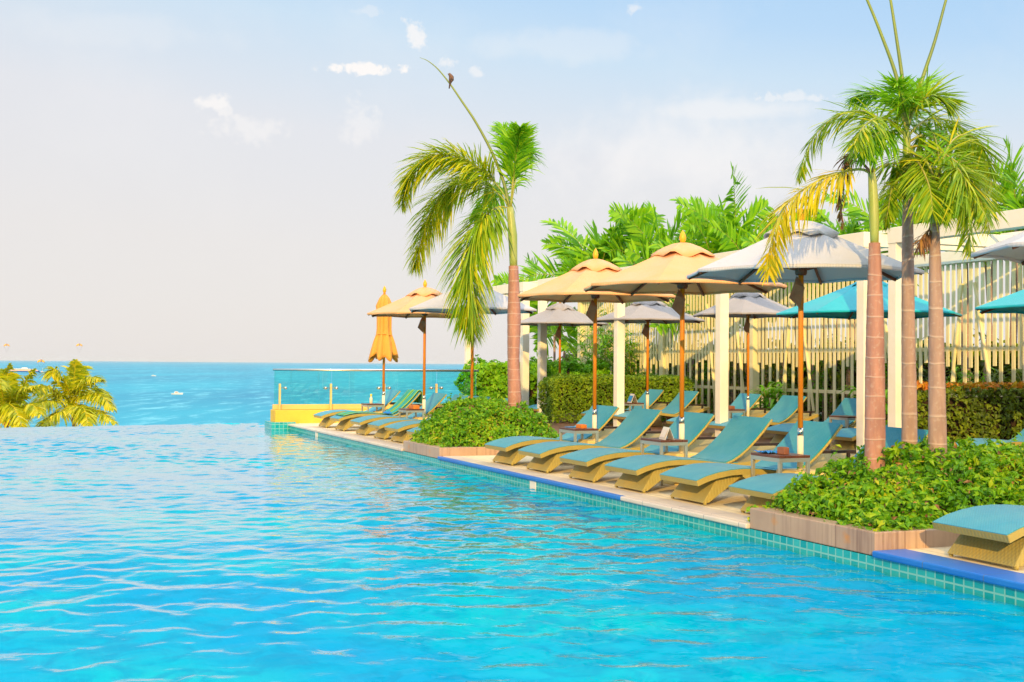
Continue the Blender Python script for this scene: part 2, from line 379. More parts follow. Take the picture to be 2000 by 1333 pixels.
# ------------------------------------------------------------------ the setting
WZ = -.15; XE = 6.2
def far_edge(x): return 30.85 + .153 * x
def struct(mb, name, mt, **k): return tag(mb.build(name, mt, **k), kind='structure')
def pool_water():
    xs = np.arange(-6, XE + .001, .042); ys = np.linspace(0, 1, 760)
    X, T = np.meshgrid(xs, ys); Y = 1.5 + (T*.6+.4*T*T) * (far_edge(X) - 1.5)
    Z = np.zeros_like(X)
    for i in range(60):
        lam = .17 * (4.4 ** rng.random()); k = 2*math.pi/lam
        th = rng.normal(R(70), 1.0)
        a = .0072 * lam / (1 + .45*lam)
        Z += a * .42 * np.sin(k*(X*math.cos(th) + Y*math.sin(th)) + rng.random()*6.28 + .5*np.sin(X*.9+i)+.5*np.sin(Y*.7+i*2))
    # wind patches: calmer and rougher areas
    env = .75 + .35*np.sin(X*.55+1)*np.sin(Y*.33) + .2*np.sin(X*1.3+Y*.8)
    Z = WZ + Z*env
    ny, nx = X.shape
    V = np.stack([X, Y, Z], -1).reshape(-1, 3)
    idx = np.arange(nx*ny).reshape(ny, nx)
    F = np.stack([idx[:-1,:-1], idx[:-1,1:], idx[1:,1:], idx[1:,:-1]], -1).reshape(-1, 4)
    tag(np_mesh('pool_water', V, F, M['water'], smooth=True), kind='structure')
pool_water()
b = MB()   # basin floor and walls
b.box(-7.5, XE+.3, 1.2, 32.5, -1.75, -1.5)
struct(b, 'pool_floor', M['basin'])
b = MB(); b.box(XE, XE+.25, 1.25, 28.2, -1.49, -.045)
struct(b, 'pool_wall', M['tile'])
b = MB(); b.hexa([(-7.5,far_edge(-7.5),-3),(6.2,far_edge(6.2),-3),(6.2,far_edge(6.2)+.3,-3),(-7.5,far_edge(-7.5)+.3,-3)],
                 [(-7.5,far_edge(-7.5),WZ-.012),(XE,far_edge(XE),WZ-.012),(XE,far_edge(XE)+.3,WZ-.05),(-7.5,far_edge(-7.5)+.3,WZ-.05)])
struct(b, 'infinity_edge', M['tile'])
b = MB()
for (y0, y1) in ((9.485, 17.845), (19.655, 28.2)): b.box(XE+.045, XE+.30, y0, y1, -.045, .004)
struct(b, 'pool_coping', M['coping'], bevel=.01)
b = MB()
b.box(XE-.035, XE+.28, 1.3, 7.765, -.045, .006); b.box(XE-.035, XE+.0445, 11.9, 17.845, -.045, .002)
struct(b, 'shade_blue_coping', M['coping_shade_blue'], bevel=.012)  # coping in shade, its blue cast put into the base colour
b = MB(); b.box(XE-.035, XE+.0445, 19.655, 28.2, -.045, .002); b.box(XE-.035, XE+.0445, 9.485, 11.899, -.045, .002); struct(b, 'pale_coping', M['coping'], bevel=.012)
b = MB(); b.box(XE+.26, 60, -8, 31.4, -22, 0); struct(b, 'terrace', M['terrace'])
b = MB(); b.box(8.75, 16.3, 2, 31.2, .004, .03); struct(b, 'timber_deck', M['timber'])
b = MB(); b.box(16.35, 60, -8, 43, -22, .02); struct(b, 'garden_ground', M['garden'])
b = MB(); b.box(-60, XE+.3, -8, 1.2, -22, 0); struct(b, 'near_terrace', M['terrace'])
b = MB(); b.add([(-40000,-40000,-20),(40000,-40000,-20),(40000,40000,-20),(-40000,40000,-20)], [(0,1,2,3)]); struct(b, 'sea', M['sea'])
b = MB(); b.add([(-220,10,-19.6),(90,10,-19.6),(90,170,-19.6),(-220,130,-19.6)], [(0,1,2,3)]); struct(b, 'beach', M['beach'])

# depth marker plates on the pool wall
for i, (y, lab) in enumerate(((14.3, 'small white depth marker plate on the pool wall below the nearer loungers'),
                              (25.6, 'small pale depth marker plate on the tiled pool wall below the far loungers'))):
    b = MB(); b.box(XE-.008, XE+.002, y-.09, y+.09, -.15, -.05)
    tag(b.build('depth_marker', M['card_white'], bevel=.002), lab, 'depth marker', 'depth markers on the pool wall')

# ------------------------------------------------------------------ end wall and glass railing
b = MB(); b.box(5.92, 11.6, 28.4, 28.95, -.4, .30)
w = tag(b.build('low_wall', M['yellow_wall'], bevel=.01), 'low yellow wall under the glass railing at the end of the deck', 'wall')
b = MB(); b.box(5.80, 6.35, 28.21, 28.395, -1.4, .035); b.box(5.80, 5.915, 28.4, 29.0, -1.4, .035); b.build('tiled_plinth', M['tile'], w, bevel=.004)
gr = empty('glass_railing', (0,28.7,.30), 0, 'green glass railing with steel top rail and clamp posts on the yellow wall', 'railing')
b = MB(); b.box(5.94, 11.0, .06, .16, .003, .12); b.build('base_channel', M['cap'], gr, bevel=.006)
px_posts = [6.08, 7.28, 8.57, 9.88]
edges = [5.96, 7.32, 8.61, 9.92, 10.95]
for a, c in zip(edges[:-1], edges[1:]):
    b = MB(); b.box(a+.012, c-.012, .10, .115, .121, .90); b.build('glass_panel', M['glass'], gr)
b = MB(); b.tube([(5.94,.108,.92),(11.0,.108,.92)], .028, 10); b.build('top_rail', M['steel'], gr)
for x in px_posts:
    b = MB(); b.box(x-.022, x+.022, -.02, .03, .002, .60); po = b.build('post', M['cap'], gr, bevel=.004)
    for s in ((1,) if x < 6.5 else (-1,1)):
        q = MB(); q.bar((x, .0, .50), (x+s*.13, .0, .50), .018); q.tube([(x+s*.13, -.03, .50),(x+s*.13, .099, .50)], .032, 12); q.build('glass_clamp', M['steel'], po)

# ------------------------------------------------------------------ loungers
FRAME = [(0,.245),(.12,.29),(.25,.322),(.4,.345),(.55,.352),(.7,.348),(.85,.335),(1.0,.316),(1.15,.302),(1.3,.302),(1.45,.318),(1.6,.346),(1.8,.40),(2.0,.465)]
BACK = [(1.12,.318),(1.2,.345),(1.3,.40),(1.4,.475),(1.5,.565),(1.6,.665),(1.72,.80)]
HW = .385
def make_lounger():
    root = empty('sun_lounger'); tag(root, 'x', 'sun lounger')
    b = MB(); b.ribbon(FRAME, .054, -HW, HW); b.build('frame', M['wicker'], root, bevel=.008)
    b = MB(); b.ribbon([(x+.0, z+.007) for x, z in FRAME[:10]], .006, -HW+.012, HW-.012); b.build('seat', M['sling'], root)
    b = MB(); b.ribbon(BACK, .028, -HW+.01, HW-.01); bk = b.build('backrest', M['sling'], root, bevel=.006)
    for s in (-1, 1): q = MB(); q.tube([(x+.022, s*(HW-.004), z-.02) for x, z in BACK], .014, 6); q.build('edge_trim', M['wicker'], bk)
    b = MB(); b.hexa([(.10,-.34,.02),(.17,-.34,.02),(.17,.34,.02),(.10,.34,.02)], [(.30,-.30,.28),(.60,-.30,.285),(.60,.30,.285),(.30,.30,.28)])
    lg = b.build('leg', M['wicker'], root, bevel=.006)
    q = MB()
    for s in (-1, 1): q = MB(); q.tube([(.128, s*.325, 0),(.138, s*.325, .04)], .018, 8); q.build('foot', M['wicker'], lg)
    b = MB(); b.hexa([(1.62,-.34,.0),(1.69,-.34,.0),(1.69,.34,.0),(1.62,.34,.0)], [(1.25,-.30,.235),(1.52,-.30,.255),(1.52,.30,.255),(1.25,.30,.235)])
    b.build('leg', M['wicker'], root, bevel=.006)
    for s in (-1, 1):
        b = MB(); b.bar((1.52, s*.33, .50),(1.95, s*.33, .50), .03); b.bar((1.86, s*.33, .42),(1.86, s*.33, .49), .03); b.build('support_bar', M['dark'], root)
    return root
proto = make_lounger()
FG = 'sun loungers along the pool edge'; BG = 'sun loungers in the back row on the timber deck'
lounge = [
 (6.43, 7.03, 'teal sun lounger nearest the camera, only its foot end in frame', FG),
 (6.45, 9.87, 'teal sun lounger touching the near planter, its seat running behind the leaves', FG),
 (6.45, 11.19, 'teal sun lounger at the blue cloth table, on the side away from the near planter', FG),
 (6.45, 12.43, 'teal sun lounger on the near side of the table with the white tent card', FG),
 (6.45, 13.66, 'teal sun lounger on the far side of the table with the white tent card', FG),
 (6.45, 15.00, 'teal sun lounger on the near side of the table with the blue menu', FG),
 (6.45, 16.23, 'teal sun lounger right beside the near face of the far planter', FG),
 (6.45, 19.87, 'sun lounger tight behind the far planter, half hidden by its leaves', FG),
 (6.45, 21.20, 'second sun lounger beyond the far planter, counting along the pool towards the glass railing', FG),
 (6.45, 22.30, 'third sun lounger beyond the far planter, at the far table with the orange box', FG),
 (6.45, 23.63, 'sun lounger next to the towelled one, on the side nearer the far planter', FG),
 (6.45, 25.22, 'sun lounger covered by the green and blue striped towel', FG),
 (6.45, 26.55, 'sun lounger closest to the glass railing and yellow wall, beside the closed parasol', FG),
 (12.45, 28.9, 'sun lounger between the two white posts and the clipped hedge in the back row', BG),
 (12.45, 25.6, 'back row sun lounger standing against the clipped green hedge', BG),
 (12.45, 24.1, 'back row sun lounger on the near side of the table with the blue card', BG),
 (12.45, 21.7, 'back row lounger on the far side of the table holding a brown box', BG),
 (12.45, 20.15, 'back row lounger on the near side of the table holding a brown box', BG),
 (12.45, 18.25, 'back row lounger whose foot shows right behind the pole by the blue cloth table', BG),
 (12.45, 16.55, 'back row lounger under the turquoise parasol, its foot beside the white post', BG),
 (12.42, 13.65, 'back row sun lounger in front of the red tipped hedge at the right edge', BG),
]
for i, (x, y, lab, g) in enumerate(lounge):
    o = proto if i == 0 else copy_tree(proto)
    put(o, (x + random.uniform(-.02,.02), y, .005 if x < 8 else .031), R(random.uniform(-1.2,1.2)), lab); o['group'] = g

# ------------------------------------------------------------------ parasols
def make_parasol(canvas, Rr, ze=2.33, za=2.83, frills=True, seed=0, lowvent=1.):
    rnd = random.Random(seed)
    root = empty('parasol'); tag(root, 'x', 'parasol')
    b = MB(); b.hexa([(-.24,-.24,0),(.24,-.24,0),(.24,.24,0),(-.24,.24,0)], [(-.17,-.17,.36),(.17,-.17,.36),(.17,.17,.36),(-.17,.17,.36)]); b.build('base', M['stone_base'], root, bevel=.015)
    b = MB(); b.tube([(0,0,.36),(0,0,.70)], .032, 14); sl = b.build('sleeve', M['white_tube'], root)
    b = MB(); b.tube([(0,0,.70),(0,0,.78)], .030, 14); b.build('collar', M['steel'], sl)
    b = MB(); b.tube([(0,0,.78),(0,0,za-.02)], .027, 14); b.build('pole', M['wood_pole'], root)
    # canopy: eight panels, rim sagging between the ribs
    b = MB(); nr = 7; per = 6; vs = []; fs = []; rv = .16
    for j in range(nr+1):
        u = j/nr; r0 = rv*Rr + (1-rv)*Rr*u
        for k in range(8*per):
            ph = k/per; fr = ph - math.floor(ph); a = ph*math.pi/4
            chord = math.cos(math.pi/8)/math.cos((fr-.5)*math.pi/4)
            rr = r0*(chord - .035*u*math.sin(math.pi*fr))
            z = za-.06 - (za-.06-ze)*(u**.94) + (-.020)*math.sin(math.pi*fr)*math.sin(math.pi*min(1,u*.9+.08)) + .012*u*math.sin(math.pi*fr)
            vs.append((rr*math.sin(a), rr*math.cos(a), z))
    N = 8*per
    fs = [(j*N+k, j*N+(k+1)%N, (j+1)*N+(k+1)%N, (j+1)*N+k) for j in range(nr) for k in range(N)]
    b.add(vs, fs, False)
    # hem
    hem = [(x*1.0, y*1.0, z-.035+.008*rnd.random()) for (x,y,z) in vs[-N:]]
    base = len(b.v)
    b.add(vs[-N:] + hem, [(k,(k+1)%N,N+(k+1)%N,N+k) for k in range(N)], True)
    ca = b.build('canopy', canvas, root, solid=.006)
    # vent flounce
    b = MB(); vs = []; n2 = 48
    for j in range(5):
        u = j/4
        for k in range(n2):
            a = 2*math.pi*k/n2
            wv = (.5+.5*math.cos(8*a+.5*math.sin(3*a+seed)))*.05*u**1.5 + .02*u*math.sin(5*a+seed)
            rr = Rr*(.025 + .29*u*lowvent)*(1+.05*u*math.sin(8*a))
            vs.append((rr*math.sin(a), rr*math.cos(a), za+.03 - .155*(u**1.6)*Rr*lowvent + wv*.9 - .012*u))
    b.add(vs, [(j*n2+k, j*n2+(k+1)%n2, (j+1)*n2+(k+1)%n2, (j+1)*n2+k) for j in range(4) for k in range(n2)], True)
    b.build('vent_flap', canvas, ca, solid=.005)
    b = MB(); b.lathe([(.018,0),(.022,.03),(.036,.06),(.040,.09),(.030,.13),(.012,.165),(.001,.18)], 12, (0,0,za+.0)); b.build('finial', M['finial'], root)
    b = MB(); b.lathe([(.05,0),(.06,.02),(.06,.10),(.045,.12)], 12, (0,0,ze-.02)); hub = b.build('hub', M['rib_wood'], root)
    for k in range(8):
        a = k*math.pi/4; s, c = math.sin(a), math.cos(a)
        b = MB(); b.bar((.05*s,.05*c,za-.10),(Rr*.985*s,Rr*.985*c,ze-.03), .022, .03); rb = b.build('rib', M['rib_wood'], root)
        b = MB(); mx = .5
        b.bar((.06*s,.06*c,ze+.04),(Rr*mx*s,Rr*mx*c,za-.10-(za-.07-ze)*mx-.02), .018, .022); b.build('strut', M['rib_wood'], rb)
    # cloth tie pouch and cord hanging by the pole
    b = MB(); b.add([(-.10,-.03,2.22),(-.04,.02,2.30),(.0,-.06,2.18),(-.05,-.05,1.98),(-.15,-.02,2.08)], [(0,1,2),(0,2,3),(0,3,4)], False)
    pc = b.build('tie_pouch', M['pouch'], root, solid=.02)
    return root
def closed_parasol():
    root = empty('closed_parasol')
    b = MB(); b.hexa([(-.24,-.24,0),(.24,-.24,0),(.24,.24,0),(-.24,.24,0)], [(-.17,-.17,.36),(.17,-.17,.36),(.17,.17,.36),(-.17,.17,.36)]); b.build('base', M['stone_base'], root, bevel=.015)
    b = MB(); b.tube([(0,0,.36),(0,0,.70)], .032, 14); sl = b.build('sleeve', M['white_tube'], root)
    b = MB(); b.tube([(0,0,.70),(0,0,.78)], .030, 14); b.build('collar', M['steel'], sl)
    b = MB(); b.tube([(0,0,.78),(0,0,2.9)], .027, 14); b.build('pole', M['wood_pole'], root)
    prof = [(2.86,.04),(2.78,.10),(2.62,.165),(2.48,.15),(2.30,.145),(2.12,.145),(2.00,.155),(1.88,.20),(1.75,.235),(1.62,.265),(1.56,.275)]
    n = 64; vs = []
    for j, (z, r) in enumerate(prof):
        u = j/(len(prof)-1)
        for k in range(n):
            a = 2*math.pi*k/n
            rr = r*(1 + (.10+.22*max(0,u-.5))*math.cos(8*a+.6*math.sin(2*a)) + .05*math.cos(17*a+u*2))
            zz = z - (.10*(.5+.5*math.sin(3*a+1)) + .06*math.cos(8*a))*max(0,u-.6)/.4
            vs.append((rr*math.cos(a), rr*math.sin(a), zz))
    b = MB(); b.add(vs, [(j*n+k,(j+1)*n+k,(j+1)*n+(k+1)%n,j*n+(k+1)%n) for j in range(len(prof)-1) for k in range(n)], True)
    c = b.build('canopy', M['canvas_orange'], root, solid=.008)
    b = MB(); b.tube([(.165*math.cos(a)*1.02, .165*math.sin(a)*1.02, 2.0+.015*math.sin(a*2)) for a in [i*2*math.pi/24 for i in range(25)]], .012, 6); b.build('tie_strap', M['canvas_orange'], c)
    b = MB(); b.lathe([(.018,0),(.022,.03),(.036,.06),(.040,.09),(.030,.13),(.012,.165),(.001,.18)], 12, (0,0,2.87)); b.build('finial', M['finial'], root)
    return root
PG = 'parasols along the pool edge'; QG = 'parasols in the back row'
p0 = make_parasol(M['canvas_cream'], 1.15)
put(p0, (7.58,13.05,0), R(2), 'open peach parasol shading the table with the white tent card', (1.07,1.07,1.0)); p0['group'] = PG
for (x, y, rz, lab) in ((7.68,15.6,-2,'open peach parasol shading the table with the blue menu and orange box'),
                        (7.65,22.95,1,'open parasol on the far side of the long palm frond, beside the closed parasol')):
    o = put(copy_tree(p0), (x,y,0), R(rz), lab, (1,1,1))
p1 = make_parasol(M['canvas_grey'], 1.18, seed=2)
put(p1, (7.48,10.53,0), R(-1), 'open grey parasol over the blue cloth table, partly behind the yellow frond'); p1['group'] = PG
for (x, y, rz, lab) in ((7.71,20.5,3,'open grey parasol mostly hidden by the hanging frond of the far palm'),
                        (8.2,7.2,-2,'open grey parasol cut off by the right edge high above the near planter')):
    o = put(copy_tree(p1), (x,y,0), R(rz), lab)
p2 = make_parasol(M['canvas_back'], 1.20, 2.36, 2.84, seed=5); p2['group'] = QG
put(p2, (12.85,28.05,.03), R(4), 'grey back row parasol seen between the white pair of posts and the clipped hedge')
o = put(copy_tree(p2), (13.55,24.85,.03), R(-3), 'grey back row parasol over the table with the blue card', (1.10,1.10,1.0))
o = put(copy_tree(p2), (13.62,20.9,.03), R(5), 'grey back row parasol partly behind the middle white post', (.90,.90,1.0))
p3 = make_parasol(M['canvas_blue'], 1.58, 2.27, 2.86, seed=9, lowvent=.7); p3['group'] = QG
put(p3, (13.9,17.6,.03), R(20), 'bright turquoise parasol behind the palm trunks of the near planter')
put(copy_tree(p3), (13.9,12.87,-.05), R(22), 'bright turquoise parasol cut off by the right edge')
cp = closed_parasol(); put(cp, (7.72,25.9,0), R(10)); tag(cp, 'closed orange parasol with its folded canopy tied, before the glass railing', 'parasol', PG)

# ------------------------------------------------------------------ side tables
def make_table():
    root = empty('side_table'); tag(root, 'x', 'side table')
    b = MB()
    for i in range(5): b.box(-.18+i*.073, -.18+i*.073+.068, -.25, .25, .50, .525)
    b.build('table_top', M['table_wood'], root, bevel=.003)
    b = MB(); b.box(-.18,.18,-.25,-.22,.46,.499); b.box(-.18,.18,.22,.25,.46,.499); b.box(-.18,-.15,-.219,.219,.46,.499); b.box(.15,.18,-.219,.219,.46,.499)
    b.build('apron', M['table_metal'], root)
    for sx in (-1,1):
        for sy in (-1,1):
            b = MB(); b.box(sx*.163-.0165, sx*.163+.0165, sy*.233-.0165, sy*.233+.0165, 0, .459); b.build('leg', M['table_metal'], root, bevel=.002)
    return root
t0 = make_table()
TG = 'side tables between the loungers'
tabs = [(7.24,10.53,0,'side table holding the bright blue cloth and a small brown box, beside the near planter'),
        (7.34,13.05,0,'side table holding the white tent card under the peach parasol'),
        (7.44,15.6,0,'side table holding the blue menu and orange box, next to the far planter'),
        (7.40,22.95,0,'side table with only an orange box on it, between the far loungers'),
        (7.48,25.9,0,'side table holding the small bottle, at the closed parasol'),
        (13.15,24.85,.03,'back row side table holding the blue card before the clipped hedge'),
        (13.22,20.9,.03,'back row side table with a brown box on it, behind the middle white post'),
        (13.45,17.6,.03,'back row side table with nothing visible on it, next to the palm trunks'),
        (13.25,28.2,.03,'back row side table behind the clipped hedge by the pair of posts')]
for i, (x, y, z, lab) in enumerate(tabs):
    o = put(t0 if i == 0 else copy_tree(t0), (x,y,z), 0, lab); o['group'] = TG
def rbox(name, mt, x, y, z, dx, dy, dz, rz, lab, cat):
    b = MB(); b.box(-dx/2,dx/2,-dy/2,dy/2,0,dz); o = b.build(name, mt, bevel=.006); o.location = (x,y,z); o.rotation_euler = (0,0,rz)
    q = MB(); q.box(-dx*.36,dx*.36,-dy*.36,dy*.36,dz-.004,dz+.004); q.build('lid', mt, o)
    return tag(o, lab, cat)
rbox('wooden_box', M['brown_box'], 7.22,10.45,.525,.07,.10,.07,.2,'small brown box standing on the table with the blue cloth','box')
rbox('wooden_box', M['orange_box'], 7.44,15.52,.525,.09,.15,.05,.1,'orange box lying on the side table by the far planter','box')
rbox('wooden_box', M['orange_box'], 7.42,22.85,.525,.12,.30,.07,.0,'long orange box on a far side table near the striped towel','box')
rbox('wooden_box', M['brown_box'], 13.2,20.95,.555,.12,.30,.06,.0,'brown box on the back row table behind the middle post','box')
def cloth(name, mt, x, y, z, dx, dy, lab, cat, amp=.012, seed=0):
    n = 16; vs = []
    for i in range(n):
        for j in range(n):
            u, v = i/(n-1)-.5, j/(n-1)-.5
            h = abs(noise.noise(Vector((u*5+seed, v*5, seed))))*amp*2 + .003
            vs.append((u*dx*(1+.12*math.sin(v*9+seed)), v*dy*(1+.10*math.sin(u*8)), h))
    b = MB(); b.add(vs, [(i*n+j,(i+1)*n+j,(i+1)*n+j+1,i*n+j+1) for i in range(n-1) for j in range(n-1)], True)
    o = b.build(name, mt, solid=.003); o.location = (x,y,z); return tag(o, lab, cat)
cloth('folded_cloth', M['blue_cloth'], 7.19,10.64,.528,.20,.24,'crumpled bright blue cloth on the near side table','cloth',.018,3)
cloth('menu', M['card_blue'], 7.40,15.74,.528,.17,.14,'flat blue menu lying on the side table by the far planter','menu',.002,1)
cloth('folded_cloth', M['blue_cloth'], 7.50,24.86,.345,.10,.26,'blue cloth lying at the lounger with the striped towel','cloth',.05,7)
def tent(x, y, z, rz, s, front, lab):
    b = MB(); b.add([(-.05,-.11,0),(.05,-.11,0),(0,-.11,.13),(-.05,.11,0),(.05,.11,0),(0,.11,.13)], [(0,3,5,2),(1,2,5,4)])
    o = b.build('tent_card', M['card_white'], solid=.003); o.location = (x,y,z); o.rotation_euler = (0,0,rz); o.scale = (s,s,s)
    q = MB(); q.add([(-.05,-.09,.02),(-.05,.09,.02),(-.015,.09,.105),(-.015,-.09,.105)], [(0,1,2,3)])
    q.v = [(vx-.0035, vy, vz) for vx, vy, vz in q.v]; q.build('printed_face', front, o); return tag(o, lab, 'tent card')
tent(7.32,12.95,.525,R(-12),1.1,mat('faint_print',(.85,.66,.55),(.86,.80,.72),rough=.6,scale=40),'white tent card with faint print on the side table under the peach parasol')
tent(13.12,24.75,.555,R(-12),1.5,M['card_blue'],'blue faced tent card on the back row table by the hedge')
b = MB(); b.lathe([(.03,0),(.034,.01),(.034,.11),(.02,.14),(.016,.16)], 12); o = b.build('lotion_bottle', M['bottle']); o.location = (7.46,25.95,.525); tag(o,'small pale bottle with yellow cap on the farthest side table','bottle')
b = MB(); b.lathe([(.02,.155),(.022,.16),(.022,.20),(.01,.205)], 12); b.build('cap', M['bottle_cap'], o)

# striped towel draped over one lounger
def towelmat():
    mt, t, p = newmat('striped_towel'); g = t.coord('Object'); sx = t.n.new('ShaderNodeSeparateXYZ'); t.link(g, sx.inputs[0])
    n = t.noise(2.5, 2, g)
    f = t.math('FRACT', t.math('ADD', t.math('MULTIPLY', sx.outputs[1], 2.4), t.math('MULTIPLY', n, .25)))
    c = t.ramp(f, [(0.,(.10,.32,.02)),(.18,(.28,.50,.06)),(.34,(.02,.10,.10)),(.40,(.0,.35,.42)),(.58,(.05,.40,.12)),(.72,(.02,.08,.10)),(.78,(.0,.38,.50)),(.92,(.22,.42,.04))], 'CONSTANT')
    t.link(c, p.inputs['Base Color']); p.inputs['Roughness'].default_value = .9; t.link(t.bump(t.noise(90, 2, g), .4, .004), p.inputs['Normal']); return mt
path = [(x, z+.018) for x, z in FRAME[1:9]] + [(1.19,.352),(1.28,.402),(1.38,.475),(1.48,.565),(1.58,.665),(1.70,.800),(1.735,.825),(1.79,.79),(1.80,.70),(1.805,.55)]
vs = []; ny = 18
for i, (x, z) in enumerate(path):
    for j in range(ny):
        v = j/(ny-1)*2-1; wob = .02*math.sin(x*7+v*3); wdt = .36+.02*math.sin(x*5)
        vs.append((x+.0, v*wdt+wob*.6, z+.010*abs(math.sin(v*6+x*4))))
b = MB(); b.add(vs, [(i*ny+j,(i+1)*ny+j,(i+1)*ny+j+1,i*ny+j+1) for i in range(len(path)-1) for j in range(ny-1)], True)
o = b.build('beach_towel', towelmat(), solid=.006); o.location = (6.45,25.22,.005); tag(o,'green and blue striped towel draped over a far lounger','towel')

# ------------------------------------------------------------------ pergolas and fence
def pergola(y0, y1, posts, lab, z1=3.50):
    root = empty('pergola', (14.3,(y0+y1)/2,0), 0, lab, 'pergola', 'white pergolas over the back row'); ox, oy = 14.3, (y0+y1)/2
    for y in posts:
        b = MB(); b.box(12.51-ox,12.69-ox,y-.09-oy,y+.09-oy,.0,z1-.24); b.build('post', M['white_paint'], root, bevel=.006)
    b = MB(); b.box(12.50-ox,12.70-ox,y0-.10-oy,y1+.10-oy,z1-.239,z1); b.build('front_beam', M['white_paint'], root, bevel=.006)
    b = MB(); b.box(15.93-ox,16.13-ox,y0-.10-oy,y1+.10-oy,z1-.235,z1-.01); b.build('rear_beam', M['white_paint'], root, bevel=.006)
    for y in (y0, (y0+y1)/2, y1):
        b = MB(); b.box(12.701-ox,15.929-ox,y-.08-oy,y+.08-oy,z1-.22,z1-.02); b.build('cross_beam', M['white_paint'], root, bevel=.005)
    b = MB()
    for i in range(5):
        x = 12.95+i*.66; b.box(x-.018-ox,x+.018-ox,y0-.3-oy,y1+.3-oy,z1+.002,z1+.05)
    tag(b.build('roof_slats', M['white_paint'], root))
    return root
pergola(29.67,33.8,[29.67,33.8],'far white pergola bay whose posts stand by the loose hedge')
pergola(16.05,28.56,[16.05,20.22,24.40,28.56],'long white pergola over the back row between the two clipped hedges')
pergola(4.5,15.30,[15.30,11.1,6.9],'near white pergola whose beam runs out at the top right edge')

def fence(y0, y1, lab, bays):
    root = empty('slat_fence', (16.05,(y0+y1)/2,0), 0, lab, 'fence', 'slatted fences behind the pergolas'); oy = (y0+y1)/2
    rnd = random.Random(int(y0*10))
    for y in bays:
        b = MB(); b.box(-.09,.09,y-.10-oy,y+.10-oy,.0,3.262); b.build('post', M['slat_paint'], root, bevel=.004)
    for z in (.87, 1.72):
        b = MB(); b.box(.012,.06,y0-oy,y1-oy,z-.035,z+.035); b.build('rail', M['slat_paint'], root)
    b = MB(); y = y0+.15; i = 0
    while y < y1-.12:
        if min(abs(y-q) for q in bays) > .15:
            zb = (.06, 1.42, .06, 1.5)[i % 4] + rnd.uniform(-.06,.06)*(i % 2)
            wd = .036
            b.box(-.012,.010,y-wd-oy,y+wd-oy,zb,3.262)
            if i % 9 == 4:
                dy = rnd.choice((-.55,.5,-.4,.6))
                b.bar((-.035,y-oy,.08),(-.035,y+dy-oy,2.9), .05, .03)
        y += .145; i += 1
    b.build('slat_panel', M['slat_paint'], root)
fence(16.05,33.6,'tall cream slatted fence with staggered slats behind the back row of loungers',[16.1,20.22,24.4,28.56,33.5])
fence(4.5,15.3,'tall cream slatted fence behind the near pergola out at the right',[4.6,8.9,15.2])

# ------------------------------------------------------------------ foliage
def leaves(P, N, size, mt, name, parent=None, aspect=.45, jitter=.7, cup=.25, svar=.35):
    """one folded leaf blade per point, roughly facing N"""
    n = len(P)
    N = N + rng.normal(0, jitter, (n,3)); N /= np.linalg.norm(N, axis=1)[:,None]
    A = rng.normal(0, 1, (n,3)); A -= (A*N).sum(1)[:,None]*N; A /= np.linalg.norm(A, axis=1)[:,None]
    B = np.cross(N, A); s = size*(1+rng.uniform(-svar,svar,n))[:,None]
    v0 = P - A*s*.5; v3 = P + A*s*.5 - N*s*.12; m0 = P - A*s*.06 + N*s*.10
    l = m0 + B*s*aspect*.5 + N*s*cup*.3; r = m0 - B*s*aspect*.5 + N*s*cup*.3
    V = np.stack([v0, l, m0, r, v3], 1).reshape(-1,3)
    k = np.arange(n)[:,None]*5
    F = np.concatenate([k+np.array([0,2,1]), k+np.array([0,3,2]), k+np.array([1,2,4]), k+np.array([2,3,4])])
    return np_mesh(name, V, F, mt, parent)

def vnoise(x, y, s, seed=0):
    return np.array([noise.noise(Vector((a*s+seed, b*s, seed*1.7))) for a, b in zip(x, y)])

